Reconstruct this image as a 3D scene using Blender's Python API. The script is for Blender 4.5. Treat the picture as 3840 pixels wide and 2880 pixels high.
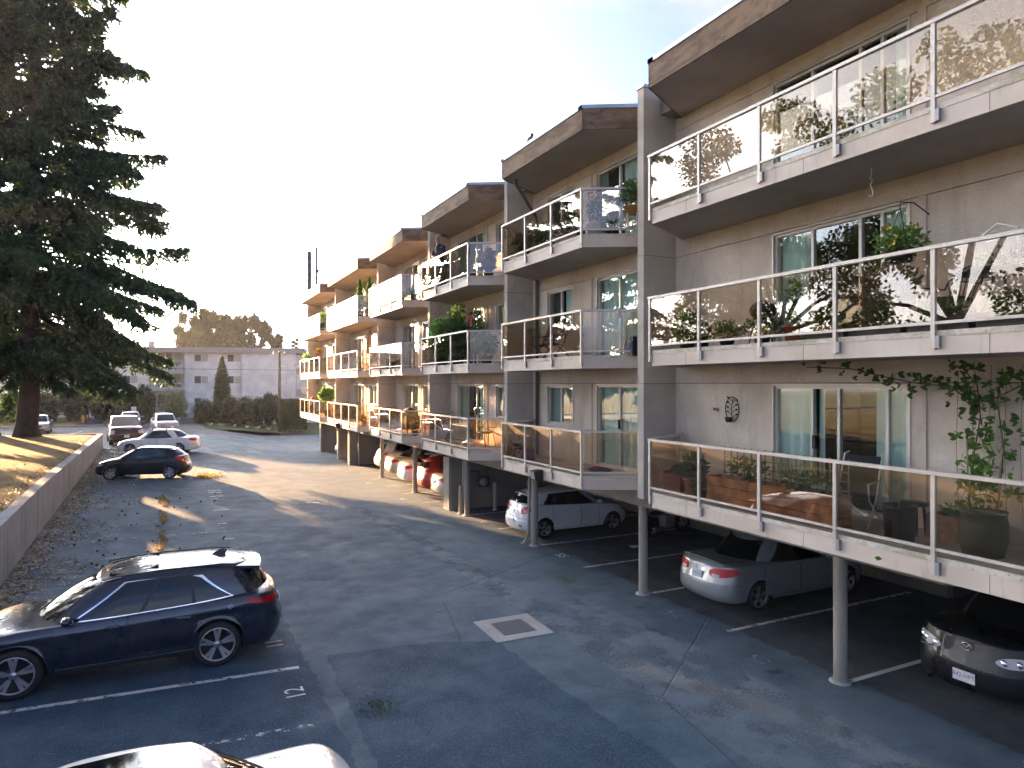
import bpy, math, random
import numpy as np
from mathutils import Vector, Matrix
R = math.radians
random.seed(7)
rng = np.random.default_rng(7)
sc = bpy.context.scene
col = sc.collection
for o in list(bpy.data.objects):
    bpy.data.objects.remove(o)

# ---------------------------------------------------------------- camera
HC = 4.79
HEAD = R(26.486)
cam = bpy.data.cameras.new('camera')
cam.lens = 24.0; cam.sensor_width = 36.0; cam.clip_start = 0.1; cam.clip_end = 3000
cam_o = bpy.data.objects.new('camera', cam); col.objects.link(cam_o)
cam_o.location = (0, 0, HC); cam_o.rotation_euler = (R(90), 0, -HEAD)
sc.camera = cam_o

# ---------------------------------------------------------------- light
SUN_AZ = R(21.0)      # from +Y towards -X
SUN_EL = R(9.5)
EXPOSURE = 3.2
SKY = 0.092
SUN = 5.0
CLX, CLY = 10.2, 13.8
sun_dir = Vector((-math.sin(SUN_AZ)*math.cos(SUN_EL), math.cos(SUN_AZ)*math.cos(SUN_EL), math.sin(SUN_EL)))
sl = bpy.data.lights.new('sun', 'SUN'); sl.energy = SUN; sl.angle = R(0.6); sl.color = (1.0, 0.58, 0.28)
so = bpy.data.objects.new('sun', sl); col.objects.link(so)
so.rotation_euler = sun_dir.to_track_quat('Z', 'Y').to_euler(); so.location = (0, 0, 60)
w = bpy.data.worlds.new('World'); sc.world = w; w.use_nodes = True
w.cycles.sampling_method = 'MANUAL'; w.cycles.sample_map_resolution = 512
nt = w.node_tree; nt.nodes.clear()
def wn(t, **k):
    n = nt.nodes.new(t)
    for a, b in k.items(): setattr(n, a, b)
    return n
sky = wn('ShaderNodeTexSky', sky_type='NISHITA', sun_disc=False)
sky.sun_elevation = SUN_EL; sky.sun_rotation = -SUN_AZ
sky.air_density = 0.33; sky.dust_density = 4.2; sky.ozone_density = 2.4; sky.altitude = 50
tc = wn('ShaderNodeTexCoord'); sx = wn('ShaderNodeSeparateXYZ')
nt.links.new(tc.outputs['Generated'], sx.inputs[0])
zc = wn('ShaderNodeMath', operation='MAXIMUM'); zc.inputs[1].default_value = 0.05
nt.links.new(sx.outputs['Z'], zc.inputs[0])
za = wn('ShaderNodeMath', operation='ADD'); za.inputs[1].default_value = 0.16
nt.links.new(zc.outputs[0], za.inputs[0])
dx = wn('ShaderNodeMath', operation='DIVIDE'); dy = wn('ShaderNodeMath', operation='DIVIDE')
nt.links.new(sx.outputs['X'], dx.inputs[0]); nt.links.new(za.outputs[0], dx.inputs[1])
nt.links.new(sx.outputs['Y'], dy.inputs[0]); nt.links.new(za.outputs[0], dy.inputs[1])
cx = wn('ShaderNodeCombineXYZ'); nt.links.new(dx.outputs[0], cx.inputs[0]); nt.links.new(dy.outputs[0], cx.inputs[1])
mp = wn('ShaderNodeMapping'); mp.inputs['Rotation'].default_value = (0, 0, R(-38)); mp.inputs['Scale'].default_value = (0.5, 1.25, 1); mp.inputs['Location'].default_value = (CLX, CLY, 0)
nt.links.new(cx.outputs[0], mp.inputs[0])
cn = wn('ShaderNodeTexNoise'); cn.inputs['Scale'].default_value = 1.5; cn.inputs['Detail'].default_value = 9
cn.inputs['Roughness'].default_value = 0.62; cn.inputs['Distortion'].default_value = 0.45
nt.links.new(mp.outputs[0], cn.inputs['Vector'])
cr = wn('ShaderNodeMapRange'); cr.interpolation_type = 'SMOOTHSTEP'
for i, v in ((1, 0.40), (2, 0.70), (3, 0.06), (4, 0.85)): cr.inputs[i].default_value = v
nt.links.new(cn.outputs['Fac'], cr.inputs[0])
mx = wn('ShaderNodeMix', data_type='RGBA')
bw = wn('ShaderNodeRGBToBW'); nt.links.new(sky.outputs[0], bw.inputs[0])
cg = wn('ShaderNodeMix', data_type='RGBA', blend_type='MULTIPLY'); cg.inputs[0].default_value = 1
cg.inputs[7].default_value = (1.62, 1.58, 1.55, 1); nt.links.new(bw.outputs[0], cg.inputs[6])
nt.links.new(cr.outputs[0], mx.inputs[0]); nt.links.new(sky.outputs[0], mx.inputs[6]); nt.links.new(cg.outputs[2], mx.inputs[7])
bg = wn('ShaderNodeBackground'); bg.inputs['Strength'].default_value = SKY
nt.links.new(mx.outputs[2], bg.inputs[0])
wo = wn('ShaderNodeOutputWorld'); nt.links.new(bg.outputs[0], wo.inputs[0])
sc.view_settings.view_transform = 'Standard'; sc.view_settings.look = 'None'
sc.view_settings.exposure = EXPOSURE; sc.view_settings.gamma = 1
sc.view_settings.use_curve_mapping = False
sc.render.engine = 'CYCLES'
cy = sc.cycles
cy.use_denoising = True; cy.max_bounces = 7; cy.diffuse_bounces = 2; cy.glossy_bounces = 4
cy.transparent_max_bounces = 16; cy.transmission_bounces = 4; cy.volume_bounces = 0
cy.caustics_reflective = False; cy.caustics_refractive = False; cy.sample_clamp_indirect = 6
cy.use_adaptive_sampling = True; cy.adaptive_threshold = 0.03

# ---------------------------------------------------------------- helpers: objects
def link(o, parent=None):
    col.objects.link(o)
    if parent is not None: o.parent = parent
    return o
def tag(o, label=None, cat=None, group=None, kind=None):
    if label: o['label'] = label
    if cat: o['category'] = cat
    if group: o['group'] = group
    if kind: o['kind'] = kind
    return o
def empty(name, loc=(0, 0, 0), rz=0, parent=None):
    o = bpy.data.objects.new(name, None); o.empty_display_size = 0.2
    link(o, parent); o.location = loc; o.rotation_euler = (0, 0, rz)
    return o
def thing(name, label, cat, loc=(0, 0, 0), rz=0, group=None):
    return tag(empty(name, loc, rz), label, cat, group)
def raw_mesh(name, verts, faces, mats, fm=None, smooth=False):
    me = bpy.data.meshes.new(name)
    me.from_pydata([tuple(v) for v in verts], [], faces)
    if not isinstance(mats, (list, tuple)): mats = [mats]
    for m in mats: me.materials.append(m)
    if fm is not None: me.polygons.foreach_set('material_index', fm)
    if smooth: me.polygons.foreach_set('use_smooth', [True]*len(me.polygons))
    me.update()
    return me
def np_mesh(name, V, F, mat, smooth=False):
    """V (n,3), F (m,k) arrays"""
    me = bpy.data.meshes.new(name); n, k = F.shape
    me.vertices.add(len(V)); me.vertices.foreach_set('co', np.ascontiguousarray(V, dtype=np.float32).ravel())
    me.loops.add(n*k); me.loops.foreach_set('vertex_index', np.ascontiguousarray(F, dtype=np.int32).ravel())
    me.polygons.add(n); me.polygons.foreach_set('loop_start', np.arange(0, n*k, k, dtype=np.int32))
    if smooth: me.polygons.foreach_set('use_smooth', np.ones(n, dtype=bool))
    me.materials.append(mat); me.update(calc_edges=True); me.validate()
    return me
def mo(name, me, parent=None, loc=(0, 0, 0), rot=(0, 0, 0)):
    o = bpy.data.objects.new(name, me); link(o, parent); o.location = loc; o.rotation_euler = rot
    return o
class MB:
    def __init__(s): s.v = []; s.f = []; s.m = []; s.sm = []
    def add(s, vs, fs, m=0, smooth=False):
        b = len(s.v); s.v += [tuple(p) for p in vs]
        for f in fs: s.f.append([b+i for i in f]); s.m.append(m); s.sm.append(smooth)
        return s
    def box(s, a, b, m=0, mat=None):
        x0, y0, z0 = a; x1, y1, z1 = b
        vs = [(x0,y0,z0),(x1,y0,z0),(x1,y1,z0),(x0,y1,z0),(x0,y0,z1),(x1,y0,z1),(x1,y1,z1),(x0,y1,z1)]
        if mat is not None: vs = [mat @ Vector(p) for p in vs]
        return s.add(vs, [(0,3,2,1),(4,5,6,7),(0,1,5,4),(1,2,6,5),(2,3,7,6),(3,0,4,7)], m)
    def bar(s, p, q, wd, ht, m=0, up=(0, 0, 1)):
        """box from p to q, width wd across, height ht along up"""
        p = Vector(p); q = Vector(q); d = (q-p).normalized(); u = Vector(up)
        sd = d.cross(u)
        if sd.length < 1e-5: sd = Vector((1, 0, 0))
        sd.normalize(); u = sd.cross(d).normalized()
        vs = []
        for c in (p, q):
            for a, b in ((-1,-1),(1,-1),(1,1),(-1,1)): vs.append(c + sd*(a*wd/2) + u*(b*ht/2))
        return s.add(vs, [(0,3,2,1),(4,5,6,7),(0,1,5,4),(1,2,6,5),(2,3,7,6),(3,0,4,7)], m)
    def prism(s, poly, z0, z1, m=0):
        n = len(poly)
        ar = sum(poly[i][0]*poly[(i+1)%n][1]-poly[(i+1)%n][0]*poly[i][1] for i in range(n))
        if ar < 0: poly = poly[::-1]
        vs = [(x, y, z0) for x, y in poly]+[(x, y, z1) for x, y in poly]
        fs = [tuple(range(n-1, -1, -1)), tuple(range(n, 2*n))]+[(i, (i+1)%n, n+(i+1)%n, n+i) for i in range(n)]
        return s.add(vs, fs, m)
    def tube(s, path, r, n=8, m=0, cap=True, closed=False):
        path = [Vector(p) for p in path]; k = len(path); rr = r if isinstance(r, (list, tuple)) else [r]*k
        vs = []; pu = None
        for i, p in enumerate(path):
            if closed: d = path[(i+1)%k]-path[i-1]
            else: d = path[min(i+1, k-1)]-path[max(i-1, 0)]
            d = d.normalized() if d.length > 1e-9 else Vector((0, 0, 1))
            if pu is None:
                pu = d.orthogonal().normalized()
            u = (pu-d*pu.dot(d))
            u = u.normalized() if u.length > 1e-6 else d.orthogonal().normalized()
            pu = u; wv = d.cross(u)
            for j in range(n):
                a = 2*math.pi*j/n; vs.append(p+u*(rr[i]*math.cos(a))+wv*(rr[i]*math.sin(a)))
        fs = []
        for i in range(k if closed else k-1):
            i2 = (i+1) % k
            for j in range(n):
                fs.append((i*n+j, i*n+(j+1)%n, i2*n+(j+1)%n, i2*n+j))
        if cap and not closed: fs += [tuple(range(n-1, -1, -1)), tuple((k-1)*n+j for j in range(n))]
        return s.add(vs, fs, m, True)
    def lathe(s, prof, n=16, m=0, c=(0, 0, 0), axis='z', smooth=True):
        vs = []
        for r, z in prof:
            for j in range(n):
                a = 2*math.pi*j/n; x, y = r*math.cos(a), r*math.sin(a)
                p = (x, y, z) if axis == 'z' else ((x, z, y) if axis == 'y' else (z, x, y))
                vs.append((p[0]+c[0], p[1]+c[1], p[2]+c[2]))
        fs = []
        for i in range(len(prof)-1):
            for j in range(n):
                q = (i*n+j, i*n+(j+1)%n, (i+1)*n+(j+1)%n, (i+1)*n+j)
                fs.append(q if axis == 'z' else q[::-1])
        return s.add(vs, fs, m, smooth)
    def sphere(s, c, r, nu=12, nv=8, m=0, jit=0):
        vs = []; rr = r if isinstance(r, (tuple, list)) else (r, r, r)
        for i in range(nv+1):
            t = math.pi*i/nv
            for j in range(nu):
                a = 2*math.pi*j/nu; k = 1+random.uniform(-jit, jit)
                vs.append((c[0]+rr[0]*k*math.sin(t)*math.cos(a), c[1]+rr[1]*k*math.sin(t)*math.sin(a), c[2]+rr[2]*k*math.cos(t)))
        fs = [(i*nu+j, (i+1)*nu+j, (i+1)*nu+(j+1)%nu, i*nu+(j+1)%nu) for i in range(nv) for j in range(nu)]
        return s.add(vs, fs, m, True)
    def mesh(s, name, mats):
        me = raw_mesh(name, s.v, s.f, mats, s.m)
        me.polygons.foreach_set('use_smooth', s.sm)
        return me
    def build(s, name, mats, parent=None, loc=(0, 0, 0), rot=(0, 0, 0)):
        return mo(name, s.mesh(name, mats), parent, loc, rot)
def copy_tree(o, parent=None):
    c = o.copy(); col.objects.link(c); c.parent = parent
    for ch in list(o.children): copy_tree(ch, c)
    return c

def text_mesh(txt, size, m, name):
    cu = bpy.data.curves.new(name, 'FONT'); cu.body = txt; cu.size = size; cu.align_x = 'CENTER'; cu.align_y = 'CENTER'; cu.resolution_u = 3
    o = bpy.data.objects.new(name, cu); col.objects.link(o); bpy.context.view_layer.update()
    me = bpy.data.meshes.new_from_object(o.evaluated_get(bpy.context.evaluated_depsgraph_get()))
    bpy.data.objects.remove(o); me.materials.clear(); me.materials.append(m); me.name = name
    return me

# ---------------------------------------------------------------- helpers: materials
class T:
    """small node-tree helper"""
    def __init__(s, name):
        s.mat = bpy.data.materials.new(name); s.mat.use_nodes = True
        s.t = s.mat.node_tree; s.t.nodes.clear()
        s.out = s.n('ShaderNodeOutputMaterial')
        s.co = None
    def n(s, t, ins=None, **k):
        nd = s.t.nodes.new(t)
        for a, b in k.items(): setattr(nd, a, b)
        for a, b in (ins or {}).items(): s.set(nd.inputs[a], b)
        return nd
    def set(s, sock, v):
        if isinstance(v, bpy.types.NodeSocket): s.t.links.new(v, sock)
        elif isinstance(v, bpy.types.Node): s.t.links.new(v.outputs[0], sock)
        else: sock.default_value = v
    def obj(s):
        if s.co is None: s.co = s.n('ShaderNodeTexCoord').outputs['Object']
        return s.co
    def noise(s, scale, detail=4, rough=.55, vec=None, dist=0, out='Fac'):
        return s.n('ShaderNodeTexNoise', {'Vector': vec if vec is not None else s.obj(), 'Scale': scale, 'Detail': min(detail, 4), 'Roughness': rough, 'Distortion': dist}).outputs[out]
    def rng(s, v, a, b, c=0., d=1., smooth=True):
        return s.n('ShaderNodeMapRange', {0: v, 1: a, 2: b, 3: c, 4: d}, interpolation_type='SMOOTHSTEP' if smooth else 'LINEAR').outputs[0]
    def math(s, op, a, b=0.):
        return s.n('ShaderNodeMath', {0: a, 1: b}, operation=op).outputs[0]
    def mix(s, f, a, b, blend='MIX'):
        c = lambda q: (*q, 1) if isinstance(q, (tuple, list)) and len(q) == 3 else q
        return s.n('ShaderNodeMix', {0: f, 6: c(a), 7: c(b)}, data_type='RGBA', blend_type=blend).outputs[2]
    def scale_vec(s, sc_, vec=None, rot=(0, 0, 0)):
        return s.n('ShaderNodeMapping', {0: vec if vec is not None else s.obj(), 'Scale': sc_, 'Rotation': rot}).outputs[0]
    def bump(s, h, strength=.3, dist=.01):
        return s.n('ShaderNodeBump', {'Height': h, 'Strength': strength, 'Distance': dist}).outputs[0]
    def bsdf(s, color, rough=.6, metal=0., normal=None, **k):
        if isinstance(color, (tuple, list)) and len(color) == 3: color = (*color, 1)
        b = s.n('ShaderNodeBsdfPrincipled', {'Base Color': color, 'Roughness': rough, 'Metallic': metal})
        if normal is not None: s.set(b.inputs['Normal'], normal)
        for a, v in k.items(): s.set(b.inputs[a.replace('_', ' ')], v)
        return b
    def done(s, sh):
        s.set(s.out.inputs['Surface'], sh if isinstance(sh, bpy.types.NodeSocket) else sh.outputs[0])
        return s.mat
MC = {}
def mat(name, c, rough=.6, metal=0., var=.12, scale=3., bump=.0, bscale=80., coat=0., fine=0., spec=.5):
    if name in MC: return MC[name]
    t = T(name)
    f = t.noise(scale, 5)
    lo = tuple(max(0, x*(1-var)) for x in c); hi = tuple(min(1, x*(1+var)) for x in c)
    cc = t.mix(t.rng(f, .3, .7), lo, hi)
    if fine: cc = t.mix(t.math('MULTIPLY', t.noise(bscale, 2), fine), cc, tuple(x*.5 for x in c))
    nm = t.bump(t.noise(bscale, 3), bump, .01) if bump else None
    rr = t.rng(f, .3, .7, max(0, rough-.06), min(1, rough+.06))
    k = {}
    if coat: k = {'Coat_Weight': coat, 'Coat_Roughness': .04}
    MC[name] = t.done(t.bsdf(cc, rr, metal, nm, Specular_IOR_Level=spec, **k))
    return MC[name]
def leaf_mat(name, c, trans=.35, var=.35, sc_=1.2, c2=None):
    if name in MC: return MC[name]
    t = T(name)
    f = t.noise(sc_, 3); g = t.noise(17., 2)
    a = tuple(x*(1-var) for x in c); b = c2 or tuple(min(1, x*(1+var)) for x in c)
    cc = t.mix(t.rng(f, .3, .7), a, b); cc = t.mix(t.rng(g, .35, .7, 0, .5), cc, b)
    d = t.bsdf(cc, .55, Specular_IOR_Level=.3)
    tr = t.n('ShaderNodeBsdfTranslucent', {'Color': t.mix(.5, cc, tuple(min(1, x*2.2) for x in b))})
    MC[name] = t.done(t.n('ShaderNodeMixShader', {0: trans, 1: d, 2: tr}))
    return MC[name]
def paint(name, c, metal=.0, rough=.35, coat=1.):
    if name in MC: return MC[name]
    t = T(name)
    dirt = t.rng(t.noise(2.3, 5), .45, .75, 0, .03)
    cc = t.mix(dirt, c, (.16, .15, .13))
    MC[name] = t.done(t.bsdf(cc, t.rng(t.noise(3, 4), .3, .7, rough-.05, rough+.08), metal, Coat_Weight=coat, Specular_IOR_Level=.5*min(1, coat+.3), Coat_Roughness=t.rng(t.noise(6, 4), 0., 1., .03, .045)))
    return MC[name]
def glass_mat(name, tint, dirt=.05, f0=.045, rough=0.0):
    """thin sheet: straight-through tint, hand-made Schlick mirror"""
    if name in MC: return MC[name]
    t = T(name)
    g = t.n('ShaderNodeNewGeometry')
    dp = t.n('ShaderNodeVectorMath', {0: g.outputs['Normal'], 1: g.outputs['Incoming']}, operation='DOT_PRODUCT').outputs['Value']
    c = t.math('SUBTRACT', 1., t.math('ABSOLUTE', dp))
    F = t.math('ADD', t.math('MULTIPLY', t.math('POWER', c, 4.0), 1-f0), f0)
    tr = t.n('ShaderNodeBsdfTransparent', {'Color': (*tint, 1)})
    gl = t.n('ShaderNodeBsdfGlossy', {'Color': (1, 1, 1, 1), 'Roughness': rough})
    m1 = t.n('ShaderNodeMixShader', {0: F, 1: tr, 2: gl})
    df = t.n('ShaderNodeBsdfDiffuse', {'Color': (.42, .38, .33, 1)})
    dm = t.rng(t.noise(1.7, 6, .65), .45, .85, dirt*.3, dirt*2)
    MC[name] = t.done(t.n('ShaderNodeMixShader', {0: dm, 1: m1, 2: df}))
    return MC[name]

STUCCO_C = (.72, .645, .545)
def stucco(name, c, stain=.25, rough=.9):
    if name in MC: return MC[name]
    t = T(name)
    f = t.noise(.9, 6, .6); st = t.noise(1., 5, .65, t.scale_vec((1.6, 1.6, .5)), .6)
    cc = t.mix(t.rng(f, .3, .75), tuple(x*.82 for x in c), tuple(min(1, x*1.08) for x in c))
    cc = t.mix(t.rng(st, .50, .72, 0, stain), cc, (.16, .13, .11))
    fine = t.noise(34., 3, .75)
    cc = t.mix(t.rng(fine, .42, .68, 0, .30), cc, tuple(x*.6 for x in c))
    MC[name] = t.done(t.bsdf(cc, rough, normal=t.bump(t.noise(45., 3, .7), .5, .02), Specular_IOR_Level=.2))
    return MC[name]
m_stucco = stucco('stucco', STUCCO_C)
m_fin = stucco('fin stucco', (.60, .55, .47))
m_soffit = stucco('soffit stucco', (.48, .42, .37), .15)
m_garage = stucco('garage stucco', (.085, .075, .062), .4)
m_alu = mat('pale aluminium', (.58, .53, .46), .42, .25, .08, 2.5)
m_alu_d = mat('grey bracket', (.30, .30, .31), .5, .4)
m_flash = mat('roof flashing', (.36, .42, .48), .35, .55, .15, 1.2)
t = T('painted fascia board')
f = t.noise(1.1, 4); st = t.noise(1., 4, .7, t.scale_vec((5., 5., .55)), .4); g = t.noise(26., 3, .7)
cc = t.mix(t.rng(f, .3, .7), (.58, .49, .39), (.66, .57, .47)); cc = t.mix(t.rng(st, .55, .76, 0, .55), cc, (.36, .30, .23)); cc = t.mix(t.rng(g, .62, .75, 0, .5), cc, (.45, .38, .29))
m_fascia_board = t.done(t.bsdf(cc, .6, normal=t.bump(g, .12, .01)))
t = T('mossy edge flashing')
st = t.noise(2.2, 4, .75, t.scale_vec((1., 1., 2.)), .5); g = t.noise(22., 3, .7)
cc = t.mix(t.rng(st, .42, .66, 0, .85), (.66, .60, .50), (.36, .33, .20)); cc = t.mix(t.rng(g, .56, .72, 0, .7), cc, (.17, .15, .10))
m_edge = t.done(t.bsdf(cc, .7))
m_frame = mat('window frame', (.58, .56, .52), .4, .2, .06)
m_black = mat('black rubber', (.012, .012, .013), .7)
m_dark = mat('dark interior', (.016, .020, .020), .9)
m_glass = glass_mat('bronze glass', (.90, .83, .74), .012, .075)
m_pane = glass_mat('window glass', (.86, .95, .93), .012, .055)
m_curtain = mat('curtain', (.78, .82, .80), .85, 0, .06)
m_deck = mat('deck coating', (.40, .35, .30), .75, 0, .2, 1.5, .1, 60)
m_joint = mat('dark joint', (.11, .095, .085), .9)
# peeling roof fascia
t = T('weathered roof fascia')
a = t.noise(2.2, 8, .68, t.scale_vec((1, .55, 2.2)), .8); b = t.noise(9., 6, .7)
c1 = t.mix(t.rng(a, .40, .60), (.25, .17, .105), (.14, .092, .055))
c1 = t.mix(t.rng(b, .55, .75, 0, .6), c1, (.10, .07, .05))
m_roof_fascia = t.done(t.bsdf(c1, .85, normal=t.bump(t.math('ADD', a, b), .6, .02)))
# ---------------------------------------------------------------- ground
def sstep(a, b, x):
    q = np.clip((x-a)/(b-a), 0, 1); return q*q*(3-2*q)
def gz(x, y):
    x = np.asarray(x, float); y = np.asarray(y, float)
    return .019*(np.clip(y, 16, 62)-16)*np.sqrt(sstep(16, 24, y))*(1-sstep(1.5, 8.5, x))
def gzf(x, y): return float(gz(x, y))
def sheet(name, xs, ys, zoff, m, zf=gz):
    X, Y = np.meshgrid(xs, ys, indexing='ij'); Z = zf(X, Y)+zoff
    V = np.stack([X, Y, Z], -1).reshape(-1, 3); nx, ny = len(xs), len(ys)
    i, j = np.meshgrid(np.arange(nx-1), np.arange(ny-1), indexing='ij'); q = (i*ny+j).ravel()
    return np_mesh(name, V, np.stack([q, q+ny, q+ny+1, q+1], 1), m, True)
def poly_sheet(name, poly, zoff, m, step=.12, jag=.028):
    """flat irregular patch laid on the ground: boundary jittered, fan from interior strips"""
    P = []
    n = len(poly)
    for k in range(n):
        a = np.array(poly[k], float); b = np.array(poly[(k+1) % n], float); L = np.linalg.norm(b-a); c = max(1, int(L/step))
        for q in range(c):
            p = a+(b-a)*q/c
            P.append(p+(rng.normal(0, jag, 2) if q else 0))
    V = [(x, y, gzf(x, y)+zoff) for x, y in P]
    return raw_mesh(name, V, [tuple(range(len(V)))], m)

def asphalt(name, dark, light, agg=.5, patch=True, cracks=True, thin=0):
    t = T(name)
    big = t.noise(.22, 6, .6); mid = t.noise(1.3, 6, .65); fine = t.noise(24., 3, .8); grit = t.noise(75., 2, .7)
    cc = t.mix(t.rng(big, .36, .66), dark, light)
    cc = t.mix(t.rng(mid, .45, .72, 0, .45), cc, tuple(x*.55 for x in dark))
    cc = t.mix(t.rng(mid, .52, .30, 0, .35), cc, tuple(min(1, x*1.25) for x in light))
    cc = t.mix(t.rng(fine, .54, .72, 0, agg*.9), cc, tuple(min(1, x*2.4) for x in light))
    cc = t.mix(t.rng(grit, .58, .72, 0, agg*.8), cc, (.30, .31, .32)); cc = t.mix(t.rng(grit, .44, .30, 0, agg*.8), cc, tuple(x*.35 for x in dark))
    h = t.math('ADD', fine, t.math('MULTIPLY', grit, .6))
    if cracks:
        dist = t.n('ShaderNodeMix', {0: .05, 4: t.obj(), 5: t.noise(1.4, 4, out='Color')}, data_type='VECTOR').outputs[1]
        vo = t.n('ShaderNodeTexVoronoi', {'Vector': dist, 'Scale': .17}, feature='DISTANCE_TO_EDGE').outputs['Distance']
        ln = t.math('MULTIPLY', t.rng(vo, .0008, .003, .4, 0), t.rng(t.noise(.6, 3), .36, .5))
        cc = t.mix(ln, cc, (.012, .011, .010))
        h = t.math('SUBTRACT', h, t.math('MULTIPLY', ln, 3.))
    sp = t.rng(t.noise(.8, 4, .7, t.scale_vec((1.0, 1.0, 1.0)), .3), .62, .74, 0, .7)
    cc = t.mix(sp, cc, (.022, .028, .034))
    sh = t.bsdf(cc, t.rng(mid, .3, .7, .72, .92), normal=t.bump(h, .55, .012), Specular_IOR_Level=.35)
    if thin: sh = t.n('ShaderNodeMixShader', {0: t.rng(t.math('ADD', t.math('MULTIPLY', t.noise(.8, 4, .6), .75), t.math('MULTIPLY', fine, .25)), thin, thin+.14), 1: t.n('ShaderNodeBsdfTransparent'), 2: sh})
    return t.done(sh)
m_asphalt = asphalt('asphalt', (.066, .108, .148), (.125, .170, .205))
m_asphalt_new = asphalt('dark asphalt', (.032, .070, .112), (.056, .100, .145), .8, cracks=False)
m_asphalt_pale = asphalt('pale worn asphalt', (.112, .152, .186), (.165, .208, .240), .4, thin=.40)
m_street = asphalt('street asphalt', (.09, .09, .092), (.13, .13, .13), .3)
t = T('dry lawn')
f1 = t.noise(.5, 6, .65); f2 = t.noise(14., 4, .7); f3 = t.noise(90., 2)
cc = t.mix(t.rng(f1, .35, .65), (.30, .22, .085), (.36, .29, .13)); cc = t.mix(t.rng(f2, .45, .7, 0, .55), cc, (.17, .115, .05))
cc = t.mix(t.rng(t.noise(.22, 4), .5, .7, 0, .5), cc, (.20, .11, .055))
m_lawn = t.done(t.bsdf(cc, .95, normal=t.bump(t.math('ADD', f2, f3), .9, .05), Specular_IOR_Level=.1))
t = T('green verge')
f1 = t.noise(.6, 6, .65); f2 = t.noise(20., 4, .7)
cc = t.mix(t.rng(f1, .35, .65), (.075, .11, .035), (.13, .145, .06)); cc = t.mix(t.rng(f2, .5, .7, 0, .5), cc, (.20, .17, .08))
m_grass = t.done(t.bsdf(cc, .95, normal=t.bump(f2, .9, .05), Specular_IOR_Level=.1))
def worn(name, c, thr=.46, base=(.08, .08, .08)):
    t = T(name)
    f = t.noise(7., 7, .75); g = t.noise(60., 3, .8); k = t.rng(t.math('ADD', t.math('MULTIPLY', f, .65), t.math('MULTIPLY', g, .35)), thr, thr+.06)
    d = t.bsdf(t.mix(t.rng(t.noise(2., 3), .3, .7), tuple(x*.8 for x in c), c), .7)
    return t.done(t.n('ShaderNodeMixShader', {0: k, 1: t.n('ShaderNodeBsdfTransparent'), 2: d}))
m_line = worn('worn white line paint', (.72, .72, .70), .43)
m_line_bad = worn('badly worn line paint', (.66, .66, .65), .515)
m_line_faint = worn('faint line paint', (.42, .42, .41), .55)
m_line_good = worn('line paint', (.78, .78, .76), .36)

G = mo('ground', sheet('ground', np.linspace(-420, 420, 15), np.linspace(-260, 700, 15), -.6, m_grass, lambda x, y: np.zeros_like(x)))
tag(G, kind='structure')
lot = mo('parking_lot', sheet('parking_lot', np.concatenate([np.linspace(-3.95, 9.2, 34), [12, 16.4]]), np.linspace(-30, 67, 98), 0, m_asphalt))
tag(lot, kind='structure')
street = mo('street', sheet('street', np.linspace(-95, -3.95, 40), np.linspace(51.25, 100, 30), -.012, m_street))
tag(street, kind='structure')
st2 = mo('road', sheet('road', np.linspace(-3.9, 4.6, 10), np.linspace(60, 92, 20), .014, m_street)); tag(st2, kind='structure')
verge = mo('grass_verge', sheet('verge', np.linspace(-.4, 60, 40), np.linspace(66.6, 130, 30), .05, m_grass, lambda x, y: np.where(y < 140, .8*(1-sstep(1.5, 12, x)), 0))); tag(verge, kind='structure')
vs2 = mo('dry_verge', sheet('dry_verge', np.linspace(-95, -8, 30), np.linspace(74, 130, 12), .12, m_lawn)); tag(vs2, kind='structure')
# repairs in the asphalt
for nm, poly, z, m in [
    ('asphalt_patch', [(2.15, 3.0), (2.2, 6), (2.35, 9.6), (2.42, 12.25), (4.3, 12.0), (5.42, 11.5), (5.5, 9.0), (5.75, 6.0), (6.3, 3.0)], .004, m_asphalt_new),
    ('asphalt_patch', [(-3.5, 2.0), (-3.5, 12.0), (-3.4, 15.6), (2.05, 15.5), (2.1, 10), (2.05, 2)], .0045, m_asphalt_new),
    ('asphalt_strip', [(6.55, 4.0), (6.62, 12.5), (6.5, 20), (6.2, 25.5), (6.55, 26.2), (7.0, 20), (7.32, 12), (7.45, 4)], .0042, m_asphalt_pale),
    ('asphalt_strip', [(5.62, 12.6), (5.5, 17), (5.3, 21), (6.2, 21), (6.42, 17), (6.5, 12.6)], .005, m_asphalt),
    ('asphalt_strip', [(7.5, 5.0), (7.42, 9), (7.6, 13), (8.1, 13.2), (8.55, 10.5), (8.5, 5)], .0048, m_asphalt_pale),
]:
    o = mo(nm, poly_sheet(nm, poly, z, m), lot)
# stall lines, left row and right row
def line(p, q, wd, m, name='stall_line', z=.011):
    p = np.array(p, float); q = np.array(q, float); L = np.linalg.norm(q-p); n = max(2, int(L/.5)); d = (q-p)/L; s = np.array([-d[1], d[0]])*wd/2
    V = []; F = []
    for i in range(n+1):
        c = p+(q-p)*i/n
        for k in (-1, 1):
            e = c+s*k; V.append((e[0], e[1], gzf(e[0], e[1])+z))
        if i: b = 2*i; F.append((b-2, b-1, b+1, b) if True else 0)
    return mo(name, raw_mesh(name, V, [f[::-1] for f in F], m), lot)
for y, m in ((5.5, m_line), (7.7, m_line), (9.81, m_line_bad), (11.92, m_line), (14.11, m_line_bad), (16.35, m_line_bad), (18.6, m_line_bad), (21.05, m_line_bad), (23.3, m_line_bad), (25.7, m_line_faint), (28.3, m_line_faint), (32.3, m_line_bad), (38.2, m_line_bad)):
    line((-3.3, y+.35), (1.92, y), .11, m)
for y in (26.9, 29.9, 30.8, 31.4): line((1.35, y), (1.85, y), .12, m_line)
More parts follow.
